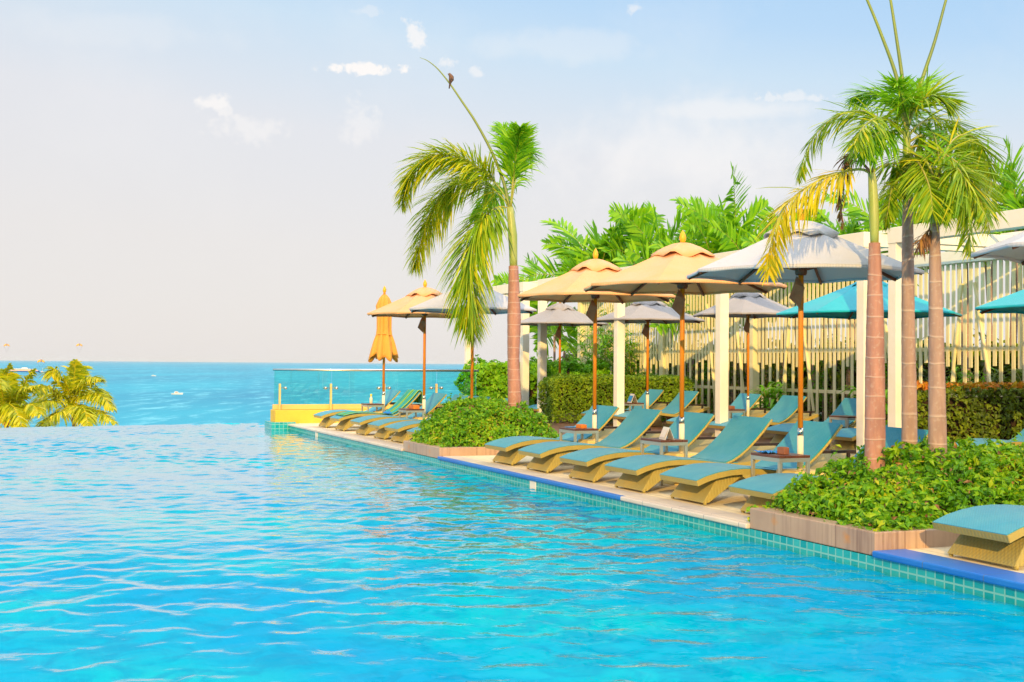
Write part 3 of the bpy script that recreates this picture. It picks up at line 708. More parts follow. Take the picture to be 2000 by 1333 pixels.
def planter_bed(x0, x1, y0, y1, ztop, hfun, n, lab, blab, leaf, seed):
    root = empty('planter', ((x0+x1)/2,(y0+y1)/2,0), 0, lab, 'planter', 'stone planters on the pool edge'); ox, oy = (x0+x1)/2,(y0+y1)/2
    b = MB(); t = .16
    b.box(x0-ox,x0+t-ox,y0-oy,y1-oy,-.04,ztop); b.box(x0+t+.001-ox,x1-ox,y0-oy,y0+t-oy,-.04,ztop-.001); b.box(x0+t+.001-ox,x1-ox,y1-t-oy,y1-oy,-.04,ztop-.001)
    b.box(x1+.001-ox,x1+t-ox,y0+.001-oy,y1-.001-oy,-.04,ztop-.002)
    b.build('wall', M['planter'], root, bevel=.008)
    b = MB(); b.box(x0+t-ox,x1-ox,y0+t-oy,y1-t-oy,-.03,ztop-.05); b.build('soil', M['soil'], root)
    sh = empty('shrub', (0,0,0), 0, blab, 'shrub', 'leafy groundcover shrubs in the planters')
    # woody core under the leaves
    g = 26; xs = np.linspace(x0+.05,x1,g); ys = np.linspace(y0+.05,y1-.05,g); X, Y = np.meshgrid(xs, ys)
    Z = np.maximum(hfun(X, Y)-.19, .0); idx = np.arange(g*g).reshape(g,g)
    np_mesh('stem', np.stack([X,Y,Z],-1).reshape(-1,3), np.stack([idx[:-1,:-1],idx[:-1,1:],idx[1:,1:],idx[1:,:-1]],-1).reshape(-1,4), M['soil'], sh, True)
    xx = rng.uniform(x0+.04, x1+.02, n); yy = rng.uniform(y0+.02, y1+.12, n)
    h = hfun(xx, yy) + .10*vnoise(xx, yy, 3.2, seed) + .08*vnoise(xx, yy, 9, seed+3)
    e = .03; gx = (hfun(xx+e, yy)-hfun(xx-e, yy))/(2*e); gy = (hfun(xx, yy+e)-hfun(xx, yy-e))/(2*e)
    d = rng.random(n)**1.6*.2
    P = np.stack([xx, yy, h-d], -1); Nn = np.stack([-gx, -gy, np.ones(n)], -1); Nn /= np.linalg.norm(Nn, axis=1)[:,None]
    leaves(P, Nn + np.array([-.25,-.3,0]), .064, leaf, 'foliage', sh, .46, .85, .25, .55)
    # uneven tufts standing proud of the mound
    tp = []; tn = []
    for i in range(int(n/95)):
        x = random.uniform(x0+.1,x1-.1); y = random.uniform(y0+.05,y1-.05); z = float(hfun(np.array([x]),np.array([y]))[0]); hh = random.uniform(.03,.14)
        for k in range(16):
            u = random.random(); a = random.random()*6.28; tp.append((x+.07*u*math.cos(a), y+.07*u*math.sin(a), z+hh*random.uniform(.3,1))); tn.append((math.cos(a)*.6, math.sin(a)*.6, .7))
    leaves(np.array(tp), np.array(tn), .072, leaf, 'foliage', sh, .46, .4)
    # dry leaves caught in the growth and stray shoots
    k_ = int(n/45); xx = rng.uniform(x0+.1, x1, k_); yy = rng.uniform(y0+.05, y1, k_); zz = hfun(xx, yy)+rng.uniform(-.06,.05,k_)
    leaves(np.stack([xx,yy,zz],-1), np.tile([-.2,-.3,.8],(k_,1)), .06, M['frond_brown'], 'dry_foliage', sh, .4, .8)
    tp = []; tn = []
    for i in range(26):
        x = random.uniform(x0+.15,x1-.2); y = random.uniform(y0+.1,y1-.05); z = float(hfun(np.array([x]),np.array([y]))[0]); hh = random.uniform(.12,.26); lx, ly = random.uniform(-.08,.08), random.uniform(-.08,.08)
        for k in range(11):
            u = (k+1)/11; a = k*2.4; tp.append((x+lx*u+.022*math.cos(a), y+ly*u+.022*math.sin(a), z+hh*u)); tn.append((math.cos(a)*.7, math.sin(a)*.7, .6))
    leaves(np.array(tp), np.array(tn), .055, leaf, 'foliage', sh, .42, .3)
    # upright sprigs poking out
    q = MB()
    for i in range(150):
        x = random.uniform(x0+.1,x1-.1); y = random.uniform(y0+.1,y1-.1); z = float(hfun(np.array([x]),np.array([y]))[0])
        q.tube([(x,y,z-.1),(x+random.uniform(-.04,.04),y+random.uniform(-.04,.04),z+.07)], [.004,.002], 4)
    return sh, hfun
def h_near(X, Y):
    u = np.clip((X-6.33)/1.55, 0, 1); w = np.clip((9.9-X)/2.1, 0, 1)
    a = np.clip((Y-7.80)/1.15, 0, 1); c = np.clip((9.70-Y)/.35, 0, 1)
    s = lambda q: np.sin(q*np.pi/2)
    return .15 + .50*s(u)*s(a)**.9*np.sqrt(c)*(.40+.60*s(w))
def h_far(X, Y):
    u = np.clip((X-6.30)/.75, 0, 1); w = np.clip((8.52-X)/.8, 0, 1); a = np.clip((Y-17.88)/.8, 0, 1); c = np.clip((19.9-Y)/.5, 0, 1)
    s = lambda q: np.sin(q*np.pi/2)
    return .13 + .60*s(u)*s(w)*s(a)*s(c)
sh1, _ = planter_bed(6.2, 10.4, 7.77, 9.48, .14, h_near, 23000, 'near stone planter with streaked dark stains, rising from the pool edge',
                     'low leafy mound with a few yellow flowers around the three palm trunks', M['leaf_ground'], 1)
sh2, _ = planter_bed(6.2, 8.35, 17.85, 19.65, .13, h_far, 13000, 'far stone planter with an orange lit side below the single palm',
                     'low leafy green mound around the single palm in the far planter', M['leaf_ground'], 5)
for (x, y) in ((7.05,8.35),(7.35,8.6),(7.3,8.25),(7.55,8.5),(8.4,8.3),(8.0,8.15),(7.1,8.2),(8.55,8.6)):
    b = MB(); z = float(h_near(np.array([x]),np.array([y]))[0])+.05
    for k in range(5):
        a = k*1.257; b.add([(x,y,z),(x+.018*math.cos(a-.4),y+.018*math.sin(a-.4),z+.008),(x+.030*math.cos(a),y+.03*math.sin(a),z+.006),(x+.018*math.cos(a+.4),y+.018*math.sin(a+.4),z+.008)], [(0,1,2,3)])
    b.build('flower', M['flower'], sh1)

def hedge(x0, x1, y0, y1, z1, n, leaf, size, lab, loose=.05, rot=0, top=None, topn=0):
    root = empty('hedge', ((x0+x1)/2,(y0+y1)/2,0), 0, lab, 'hedge'); ox, oy = (x0+x1)/2,(y0+y1)/2
    L, W, H = x1-x0, y1-y0, z1
    areas = np.array([L*H, L*H*.25, W*H, W*H*.4, L*W]); fc = rng.choice(5, n, p=areas/areas.sum())
    u = rng.random(n); v = rng.random(n); P = np.zeros((n,3)); N = np.zeros((n,3))
    for k in range(5):
        q = fc == k; m_ = q.sum(); uu, vv = u[q], v[q]**.85
        if k < 2: P[q] = np.stack([uu*L-L/2, np.full(m_, -W/2 if k == 0 else W/2), .06+vv*(H-.06)], -1); N[q] = (0, -1 if k == 0 else 1, .2)
        elif k < 4: P[q] = np.stack([np.full(m_, -L/2 if k == 2 else L/2), uu*W-W/2, .06+vv*(H-.06)], -1); N[q] = (-1 if k == 2 else 1, 0, .2)
        else: P[q] = np.stack([uu*L-L/2, v[q]*W-W/2, np.full(m_, H)], -1); N[q] = (0,0,1)
    nz = np.array([noise.noise(Vector(p)*2.3) for p in P])*loose*2 + np.array([noise.noise(Vector(p)*6) for p in P])*loose
    # rounded shoulders
    e = np.clip((np.abs(P[:,0])-(L/2-.18))/.18, 0, 1)*np.clip((P[:,2]-(H-.22))/.22, 0, 1); P[:,2] -= e*.10
    P += N*(nz - rng.random(n)**2*.12)[:,None]
    leaves(P, N + np.array([-.2,-.2,.5]), size, leaf, 'foliage', root, .48)
    b = MB(); b.box(-L/2+.14,L/2-.14,-W/2+.12,W/2-.12,.25,H-.14); b.build('stem', M['soil'], root)
    b = MB()
    for i in range(int(L/.28)):
        x = -L/2+.15+i*.28; b.tube([(x,-W*.25,0),(x+random.uniform(-.05,.05),-W*.2,.4)], .012, 5)
    b.build('trunk', M['trunk_grey'], root)
    if top:
        Pt = np.stack([rng.random(topn)*L-L/2, rng.random(topn)*W-W/2, H+rng.random(topn)*.10-.02], -1); leaves(Pt, np.tile([0,0,.5],(topn,1))+rng.normal(0,.5,(topn,3)), size*1.15, top, 'tip_foliage', root, .4)
    return root
hedge(12.0,15.7,26.45,27.35,1.10,11000,M['leaf_hedge'],.085,'neatly clipped green box hedge across the back row of loungers',.05)
hedge(11.35,15.2,30.0,30.95,1.42,9000,M['leaf_loose'],.13,'loose bright green hedge at the right end of the glass railing',.14)
hedge(13.1,19.0,15.45,16.0,1.06,7500,M['leaf_dark'],.10,'dark hedge with orange red leaf tips between the palm trunks and the right edge',.05,0,M['leaf_red'],1500)

# ------------------------------------------------------------------ palms
def catmull(pts, n):
    pts = [Vector(p) for p in pts]; P = [pts[0]*2-pts[1]] + pts + [pts[-1]*2-pts[-2]]; out = []; segs = len(pts)-1
    for i in range(n+1):
        t = i/n*segs; k = min(int(t), segs-1); u = t-k; a, b_, c, d = P[k:k+4]
        out.append(.5*((2*b_)+(c-a)*u+(2*a-5*b_+4*c-d)*u*u+(3*b_-a-3*c+d)*u**3))
    return out
def frond(parent, pts, mt, ll=.45, lw=.03, n=60, spread=.35, fwdk=.6, droop=.5, t0=.12, rad=.014, planes=1, rmat=None, taper=.35, name='frond', label=None, updir=None):
    sp = catmull(pts, 40); b = MB(); rb = MB()
    rb.tube(sp[::2]+([sp[-1]] if len(sp) % 2 == 0 else []), [max(.0025, rad*(1-.85*i/20)) for i in range(len(sp[::2])+(1 if len(sp) % 2 == 0 else 0))], 5)
    for i in range(n):
        t = t0 + (1-t0)*(i+random.random()*.6)/n; q = min(t, .999)*40; k = int(q); p = sp[k].lerp(sp[k+1], q-k)
        T = (sp[min(k+2,40)]-sp[max(k-1,0)]).normalized()
        U = updir or Vector((0,0,1)); S = T.cross(U)
        if S.length < .15: S = T.cross(Vector((.5,-.8,.2)))
        S.normalize(); N = S.cross(T)
        env = (math.sin(math.pi*min(1,(.14+.80*t)))**.55)*(1-taper*max(0,t-.55)/.45)
        for s in (-1,1):
            an = random.gauss(.15, spread) if planes == 1 else random.choice([-.7,.1,.8][:planes])+random.gauss(0,spread)
            D = (S*s*math.cos(an)+N*math.sin(an)); D = (D + T*(fwdk*(.7+.6*random.random()+.5*t))).normalized()
            l = ll*env*random.uniform(.68,1.15); dr = droop*random.uniform(.6,1.3)
            Wd = (D.cross(N*(.9)+S*s*.2 + Vector((random.gauss(0,.25),random.gauss(0,.25),0)))).normalized()*lw*.5*random.uniform(.8,1.15)
            c = []
            for j, u in enumerate((0,.35,.7,1.)):
                c.append(p + D*l*u*(1-.12*dr*u) + Vector((0,0,-1))*dr*l*u*u*.6)
            vs = [c[0]-Wd*.35, c[0]+Wd*.35, c[1]-Wd, c[1]+Wd, c[2]-Wd*.85, c[2]+Wd*.85, c[3]]
            b.add(vs, [(0,1,3,2),(2,3,5,4),(4,5,6)], False)
    o = b.build(name, mt, parent)
    r_ = rb.build('rachis', rmat or M['rachis'], o)
    if label: o['label'] = label
    return o
def trunk(parent, pts, rad, mt, rings=14, name='trunk', n=14):
    sp = catmull(pts, rings*4); rr = []
    for i in range(len(sp)):
        t = i/(len(sp)-1); k = t*(len(rad)-1); a = int(min(k, len(rad)-2)); r = rad[a]+(rad[a+1]-rad[a])*(k-a)
        rr.append(r*(1+.025*max(0,math.cos(2*math.pi*t*rings))**4+random.uniform(-.006,.006)))
    b = MB(); b.tube(sp, rr, n); return b.build(name, mt, parent)
def loc(pts, o, f, jit=0):
    """photo-measured outline points at forward distance f (list may give (px,py,df)) in the frame of o"""
    return [at(p[0], p[1], f+(p[2] if len(p) > 2 else 0)) - Vector(o.location) for p in pts]

# the single palm of the far planter
f = 20.4; base = at(1005, 812, f); base.z = .10
pA = empty('palm_tree', base, 0, 'single palm in the far planter with drooping fronds and one long bare spear', 'palm tree', 'slender palms in the planters')
L = lambda pts: loc(pts, pA, f)
trunk(pA, [(0,0,0)]+L([(1005,780),(1003,700),(1004,620),(1003,520)]), [.12,.108,.098,.11,.078], M['trunk'], 15)
trunk(pA, L([(1003,522),(1001,460),(996,405)]), [.062,.075,.055], M['crownshaft'], 2, 'crownshaft')
fr = dict(ll=.70, lw=.027, planes=3, spread=.3, fwdk=.8, droop=.8, n=340)
frond(pA, L([(996,408),(985,382),(962,352,.0),(925,322,-.2),(880,303,-.3),(832,312,-.4),(797,350,-.4),(785,400,-.4)]), M['frond_sunlit'], t0=.26, **{**fr,'droop':.55})
frond(pA, L([(996,408),(980,385),(950,362,.3),(905,352,.5),(868,375,.6),(838,425,.7),(820,480,.7),(812,520,.7)]), M['frond_sunlit'], t0=.2, **fr)
frond(pA, L([(996,408),(975,404),(950,420,-.4),(928,455,-.6),(915,510,-.7),(915,570,-.7),(918,620,-.7),(925,655,-.7)]), M['frond_olive'], t0=.18, **fr)
up_ = dict(ll=.58, lw=.028, planes=2, spread=.35, fwdk=1.05, droop=.45, taper=.1)
frond(pA, L([(997,405),(1001,350),(1000,305),(993,270,.15),(982,248,.3)]), M['frond_green'], t0=.2, n=130, **up_)
frond(pA, L([(998,405),(1003,350),(1008,305,-.1),(1013,272,-.25),(1016,250,-.4)]), M['frond_green'], t0=.24, n=120, **up_)
frond(pA, L([(998,405),(1005,362),(1014,325,.2),(1027,300,.3),(1038,296,.4)]), M['frond_green'], t0=.2, n=70, **{**up_,'ll':.5,'droop':.9,'fwdk':.8})
frond(pA, L([(996,408),(988,385),(966,372,1.0),(945,395,1.5),(925,430,1.8)]), M['frond_green'], t0=.25, **{**fr,'n':110,'ll':.5})
b = MB(); sp = catmull(L([(993,400),(985,360),(962,300),(930,240),(900,195),(878,163),(855,135),(835,119),(820,113)]), 30); b.tube(sp, [.030*(1-i/31)+.002 for i in range(31)], 7); b.build('spear_leaf', M['spear'], pA)

# little bird on the spear
pb = at(879, 160, f)
b = MB(); sp = [Vector(q)*.9 for q in ((-.01,0,.155),(-.02,0,.135),(-.005,0,.115),(.015,0,.08),(.015,0,.03),(.0,0,-.01),(-.012,0,-.06),(-.022,0,-.13))]
b.tube(sp, [.006,.025,.028,.040,.042,.024,.013,.010], 10)
b.add([Vector(q)*.9 for q in ((-.04,-.006,.138),(-.04,.006,.138),(-.065,0,.132),(-.04,0,.146))], [(0,2,1),(0,3,2),(1,2,3)])
bd = b.build('bird', mat('bird_feathers', (.16,.09,.06), (.06,.04,.04), rough=.8, scale=12)); bd.location = pb + Vector((0,-.02,0)); bd.rotation_euler = (0,0,-YAW); tag(bd,'small dark bird perched on the bare palm spear against the sky','bird')
b = MB(); b.add([(.02,-.038,.10),(.045,-.03,.05),(.02,-.025,-.01),(.0,-.04,.05)], [(0,1,2,3)]); b.build('wing', M['frond_brown'], bd, solid=.006)

# three palms of the near planter
def np_palm(px, py, f, lab):
    b_ = at(px, py, f); b_.z = .10
    return empty('palm_tree', b_, 0, lab, 'palm tree', 'slender palms in the planters')
f1 = 11.15; pB = np_palm(1708, 925, f1, 'front left palm of the near planter with pale green crownshaft and yellow frond'); L = lambda pts: loc(pts, pB, f1)
trunk(pB, [(0,0,0)]+L([(1709,860),(1709,720),(1709,600),(1708,475)]), [.082,.092,.086,.074,.050], M['trunk'], 15)
trunk(pB, L([(1708,478),(1707,420),(1704,355),(1702,338)]), [.036,.046,.038,.03], M['crownshaft'], 2, 'crownshaft')
fr = dict(ll=.36, lw=.019, planes=2, spread=.3, fwdk=.75, droop=.4, n=85)
frond(pB, L([(1702,340),(1680,331),(1640,338,-.1),(1590,357,-.15),(1545,390,-.2),(1518,430,-.25),(1506,480,-.25),(1500,535,-.2)]), M['frond_yellow'], t0=.2, **{**fr,'ll':.42,'n':125})
frond(pB, L([(1702,340),(1716,300),(1730,262),(1712,228,.1),(1668,217,.2),(1620,236,.25),(1585,275,.3),(1566,320,.3),(1558,350,.3)]), M['frond_olive'], t0=.30, **{**fr,'ll':.34,'n':95,'droop':.3})
frond(pB, L([(1702,338),(1690,325),(1668,300,.3),(1652,312,.4),(1645,350,.4),(1643,400,.4),(1645,445,.4)]), M['frond_brown'], t0=.3, **{**fr,'ll':.15,'droop':1.1,'n':70}, label='dead brown hanging frond', rmat=M['frond_brown'])
frond(pB, L([(1703,338),(1722,325),(1745,320,.3),(1790,325,.5),(1835,350,.6),(1860,395,.6)]), M['frond_olive'], t0=.3, **fr)
f2 = 11.56; pC = np_palm(1777, 880, f2, 'middle tall thin palm of the near planter with spears reaching out of frame'); L = lambda pts: loc(pts, pC, f2)
trunk(pC, [(0,0,0)]+L([(1776,800),(1774,650),(1773,500),(1773,385)]), [.075,.070,.062,.055,.046], M['trunk_grey'], 17)
trunk(pC, L([(1773,388),(1772,320),(1770,255)]), [.040,.042,.030], M['crownshaft'], 2, 'crownshaft')
fr2 = dict(ll=.42, lw=.018, planes=2, spread=.38, fwdk=.85, droop=.36, n=92)
for pts, mt, t0, ex in (
   ([(1770,258),(1762,225),(1745,195,.2),(1715,180,.3),(1690,182,.4),(1664,195,.4)], 'frond_green', .2, {}),
   ([(1770,258),(1766,215),(1758,180,-.3),(1752,160,-.5)], 'frond_green', .2, {'fwdk':1.0,'droop':.25}),
   ([(1771,258),(1778,210),(1792,175,.2),(1806,160,.3)], 'frond_green', .2, {'fwdk':1.0,'droop':.25}),
   ([(1771,258),(1782,220),(1805,192,-.2),(1835,188,-.3),(1858,200,-.3)], 'frond_olive', .25, {}),
   ([(1772,270),(1790,248),(1818,232,.2),(1858,238,.3),(1890,260,.4),(1908,300,.4),(1912,335,.4)], 'frond_olive', .2, {}),
   ([(1772,290),(1800,285),(1842,300,-.4),(1882,330,-.6),(1908,375,-.7),(1925,425,-.8)], 'frond_olive', .15, {}),
   ([(1771,285),(1750,262),(1722,258,-.3),(1700,275,-.5),(1690,300,-.6)], 'frond_green', .2, {}),
   ([(1771,300),(1760,340),(1742,370,-.3),(1735,410,-.4),(1728,445,-.4)], 'frond_olive', .25, {'ll':.2}),
   ([(1772,290),(1795,310),(1820,345,.4),(1838,390,.6),(1845,430,.6)], 'frond_green', .2, {})):
    frond(pC, L(pts), M[mt], t0=t0, **{**fr2, **ex})
for p_ in ([(1770,250),(1752,155),(1722,70),(1690,-8),(1660,-70)], [(1771,250),(1763,160),(1751,75),(1738,-8),(1725,-80)], [(1772,250),(1803,150),(1826,80),(1850,-8),(1872,-80)]):
    b = MB(); sp = catmull(L(p_), 24); b.tube(sp, [.021*(1-.55*i/24) for i in range(25)], 7); b.build('spear_leaf', M['spear'], pC)
for pts, mt in (([(1772,280),(1800,265),(1840,262,.5),(1880,290,.8),(1900,340,1.0)], 'frond_olive'), ([(1771,270),(1745,240),(1715,230,-.5),(1685,250,-.8),(1668,285,-.9)], 'frond_olive'),
                ([(1772,300),(1795,320,-.4),(1815,365,-.7),(1822,415,-.8)], 'frond_olive'), ([(1771,262),(1772,225,.5),(1782,195,.9)], 'frond_green')):
    frond(pC, L(pts), M[mt], t0=.2, **fr2)
f3 = 11.1; pD = np_palm(1831, 905, f3, 'right hand palm of the near planter, grey trunk with ragged brown top'); L = lambda pts: loc(pts, pD, f3)
trunk(pD, [(0,0,0)]+L([(1831,860),(1829,700),(1827,560),(1825,438)]), [.078,.080,.070,.058,.042], M['trunk_grey'], 13)
frond(pD, L([(1825,440),(1810,455),(1798,470,-.05),(1790,492,-.05)]), M['frond_brown'], t0=.05, **{**fr,'ll':.14,'droop':1.2,'n':36}, label='dead brown frond stub', rmat=M['frond_brown'])
trunk(pD, L([(1825,440),(1826,400),(1830,360)]), [.036,.034,.022], M['crownshaft'], 2, 'crownshaft')
for pts, mt, ex in (
   ([(1830,365),(1848,335),(1870,330,-.2),(1886,360,-.3),(1893,420,-.3),(1896,490,-.3)], 'frond_olive', {'n':130}),
   ([(1830,365),(1842,310),(1868,268,.3),(1905,270,.5),(1930,315,.6),(1938,370,.6)], 'frond_olive', {}),
   ([(1829,365),(1812,320),(1785,300,.3),(1758,315,.5),(1742,355,.5),(1736,400,.5)], 'frond_olive', {}),
   ([(1830,362),(1834,315),(1826,270,.4),(1808,240,.7)], 'frond_green', {'n':70,'ll':.3}),
   ([(1830,365),(1866,318),(1905,330,.8),(1925,385,1.0),(1933,450,1.0)], 'frond_olive', {})):
    frond(pD, L(pts), M[mt], t0=.22, **{**fr2, 'n':80, 'droop':.4, **ex})

# lush areca palms behind the fence
def areca(x, y, top, n, lab, seed, leafm='leaf_areca', ll=.70, size=1.0):
    random.seed(seed)
    root = empty('areca_palm', (x,y,0.02), 0, lab, 'palm tree', 'lush palms behind the slatted fence')
    hz = top - 1.95*size
    for k in range(3):
        a = k*2.1+seed; trunk(root, [(.15*math.cos(a),.15*math.sin(a),0),(.3*math.cos(a),.3*math.sin(a),hz*.5),(.42*math.cos(a),.42*math.sin(a),hz)], [.05,.045,.04], M['trunk_grey'], 10, n=8)
    for i in range(n):
        a = i*2.399+seed; el = random.uniform(.3,1.15) if i % 3 else random.uniform(1.15,1.5); l = (random.uniform(1.1,1.8) if i % 3 else random.uniform(1.9,2.6))*size
        c, s = math.cos(a), math.sin(a); o = Vector((.42*math.cos(i*2.1+seed)*.9,.42*math.sin(i*2.1+seed)*.9,hz-random.uniform(0,.25)))
        pts = []
        for j in range(6):
            u = j/5; r = l*u*math.cos(el*(1-.35*u)); z = l*(math.sin(el)*u - (.55-.22*el)*u*u*u)
            pts.append(o + Vector((c*r, s*r, z)))
        frond(root, pts, M[leafm], ll=ll*size, lw=.075*size, n=28, spread=.22, fwdk=.7, droop=.25, t0=.2, rad=.018, planes=1, taper=.3, updir=Vector((.35+.5*c,-.85+.5*s,.45)).normalized())
    random.seed(seed+100); return root
arecas = [(1160,30,385),(1270,31,372),(1425,29,342),(1205,27,450),(1340,30,445),(1505,27,408),(1650,25,372),(1735,27,350),(1965,21.5,258),(1900,24,310),(1085,33.5,505),(1580,29,420),(2030,20.5,270),(1385,33,450),(1460,30,400),(1610,27,410)]
alab = ['lush palm behind the fence rising left of the peach parasols, dark tipped fronds', 'lush palm behind the fence with a broad fan frond against the sky',
  'tallest lush palm behind the fence, right above the peach parasols', 'short lush palm behind the fence peeping over the peach parasol by the far planter', 'lush palm between the fan frond palm and the tallest one',
  'lush palm behind the fence just left of the yellow frond', 'lush palm seen behind the dead brown hanging frond','lush palm directly behind the trunks of the three planter palms',
  'big lush palm above the pergola roof at the right edge','lush palm at the right of the drooping planter fronds above the pergola','small dark palm at the left end of the fence beside the pair of posts',
  'lush palm behind the yellow frond of the near planter','lush palm leaning in from outside the right edge','lush palm far behind the tallest one','lush palm close at the right of the tallest one','lush palm at the left of the dead brown frond']
for i, ((px, ff, py), lab) in enumerate(zip(arecas, alab)):
    d = (at(px, py, 1.)-Vector((0,0,CAMZ))); f_ = (17.1+(i*.618 % 1)*2.2)/d.x   # forward distance that puts it behind the fence
    p = at(px, py, f_); areca(p.x, p.y, p.z, 13 if i not in (3,10) else 9, lab, i+11, size=min(1.35, max(.8, f_/27)))
hedge(18.9, 20.1, 13.5, 41.0, 1.75, 9000, M['leaf_dark'], .34, 'tall dark hedge behind the slatted fence, seen through the gaps', .25)
# bamboo-like plants and low foliage behind and beside the fence
def leafy(x, y, h, n, lab, seed, mt='leaf_loose', sz=.32, spread=.5, z0=.02):
    random.seed(seed); root = empty('leafy_plant', (x,y,z0), 0, lab, 'plant', 'leafy plants along the fence')
    b = MB(); q = MB()
    for k in range(7):
        a = random.random()*6.28; tip = Vector((math.cos(a)*spread*random.uniform(.3,1), math.sin(a)*spread*random.uniform(.3,1), h*random.uniform(.75,1)))
        st = catmull([(0,0,0), tip*.5+Vector((-tip.x*.25,-tip.y*.25,.0)), tip], 12); q.tube(st, [.014*(1-.7*i/12) for i in range(13)], 5)
        for i in range(n):
            u = random.uniform(.15,1)*12; kk = min(int(u), 11); p = st[kk].lerp(st[kk+1], u-kk); an = random.random()*6.28
            D = Vector((math.cos(an),math.sin(an),random.uniform(-.1,.8))).normalized(); W = D.cross(Vector((0,0,1))).normalized()*sz*.075; l = sz*random.uniform(.6,1.2)
            c1 = p+D*l*.5; c2 = p+D*l+Vector((0,0,-.35*l)); b.add([p, c1-W, c2, c1+W], [(0,1,2,3)])
    b.build('foliage', M[mt], root); q.build('stem', M['rachis'], root); return root
for i, (x, y, h, mt, lab) in enumerate([
    (15.6,31.6,3.0,'leaf_loose','tall bamboo like plant at the left end of the slatted fence'),
    (15.2,30.6,2.4,'leaf_loose','shorter bamboo like plant before the left end of the fence'),
    (16.0,30.2,2.7,'leaf_areca','bushy plant growing up at the left end of the slatted fence')]):
    leafy(x, y, h, 70, lab, i+40, mt, .42, .7)
fl = ['leafy plant behind the slatted fence']
for i in range(26):
    y = 14.2+i*.78; h = random.uniform(1.3,2.3)
    leafy(16.75+random.uniform(0,.7), y, h, 42, 'dark leafy plant growing behind the slats of the cream fence', 60+i, 'leaf_dark' if i % 3 else 'leaf_loose', .34, .55)
for i, (x, y, lab) in enumerate([(15.55,22.95,'spiky plant in front of the fence behind the middle white post'),(15.5,19.4,'spiky plant in front of the fence behind the turquoise parasol'),(15.5,27.6,'spiky plant between the clipped hedge and the fence'),(15.6,18.2,'low spiky plant in front of the fence near the palm trunks')]):
    leafy(x, y, 1.0, 26, lab, 90+i, 'leaf_loose', .55, .35, .03)

# coconut palms down by the beach
def coconut(px, py, f, n, lab, seed, fronds):
    random.seed(seed); c = at(px, py, f); root = empty('coconut_palm', (c.x+.8,c.y,-19.6), 0, lab, 'palm tree', 'coconut palms beyond the pool edge')
    H = c.z+19.6; C = Vector((-.8,0,H))
    trunk(root, [(0,0,0),(.3,0,H*.4),(-.3,0,H*.75),C-Vector((0,0,.2))], [.28,.2,.17,.16], M['trunk_coco'], 24, n=10)
    o_ = Vector(root.location)
    for pts in fronds:
        w = [C] + [at(a, b_, f+d)-o_ for a, b_, d in pts]
        frond(root, w, M['frond_coco'], ll=1.55, lw=.13, n=85, spread=.22, fwdk=.55, droop=.9, t0=.12, rad=.06, planes=1, taper=.45, rmat=M['frond_yellow'])
    for k in range(9):
        a = k*2.4; b = MB(); r = .16; cc = C+Vector((.34*math.cos(a),.34*math.sin(a)-.15,-.35-.2*(k % 3)))
        b.lathe([(.01,-r*1.2),(r*.7,-r*.8),(r,0),(r*.75,r*.8),(.01,r*1.15)], 10, cc); b.build('coconut', M['coconut'], root)
coconut(141, 786, 90, 12, 'coconut palm with golden coconuts showing fully beyond the infinity edge', 3, [
    [(143,755,0),(146,725,0),(147,704,0)], [(128,750,-1),(108,722,-1.5),(101,735,-2)], [(150,750,1),(158,722,1.5),(155,725,2)],
    [(160,755,-1),(178,738,-1.5),(198,742,-2)], [(165,775,-1),(195,772,-2),(222,800,-3)], [(160,795,-2),(190,805,-3),(226,826,-4)],
    [(120,775,-1),(90,755,-2),(72,768,-3)], [(115,785,-2),(80,788,-3.5),(50,812,-4.5)], [(125,800,-3),(100,815,-4),(80,832,-5)],
    [(150,795,-3),(165,800,-4),(172,832,-5)], [(120,770,2),(85,775,4),(55,805,5)], [(165,770,3),(190,760,4),(215,778,5)]])
coconut(10, 806, 84, 10, 'coconut palm cut off by the left edge beyond the infinity edge', 9, [
    [(12,770,0),(5,735,0),(-8,715,0)], [(16,770,-1),(14,735,-1),(20,712,-1)], [(28,790,0),(50,745,0),(66,722,0)], [(25,785,-1),(40,762,-1.5),(78,752,-2)],
    [(-10,780,0),(-30,750,0),(-55,760,0)], [(30,800,-2),(60,790,-3),(80,810,-4)], [(-5,800,-3),(-20,805,-4),(-30,840,-5)], [(15,790,-3),(30,800,-4),(42,835,-5)], [(-5,770,2),(-15,735,3),(-10,716,4)], [(5,770,-2),(-5,740,-3),(2,760,-5)]])

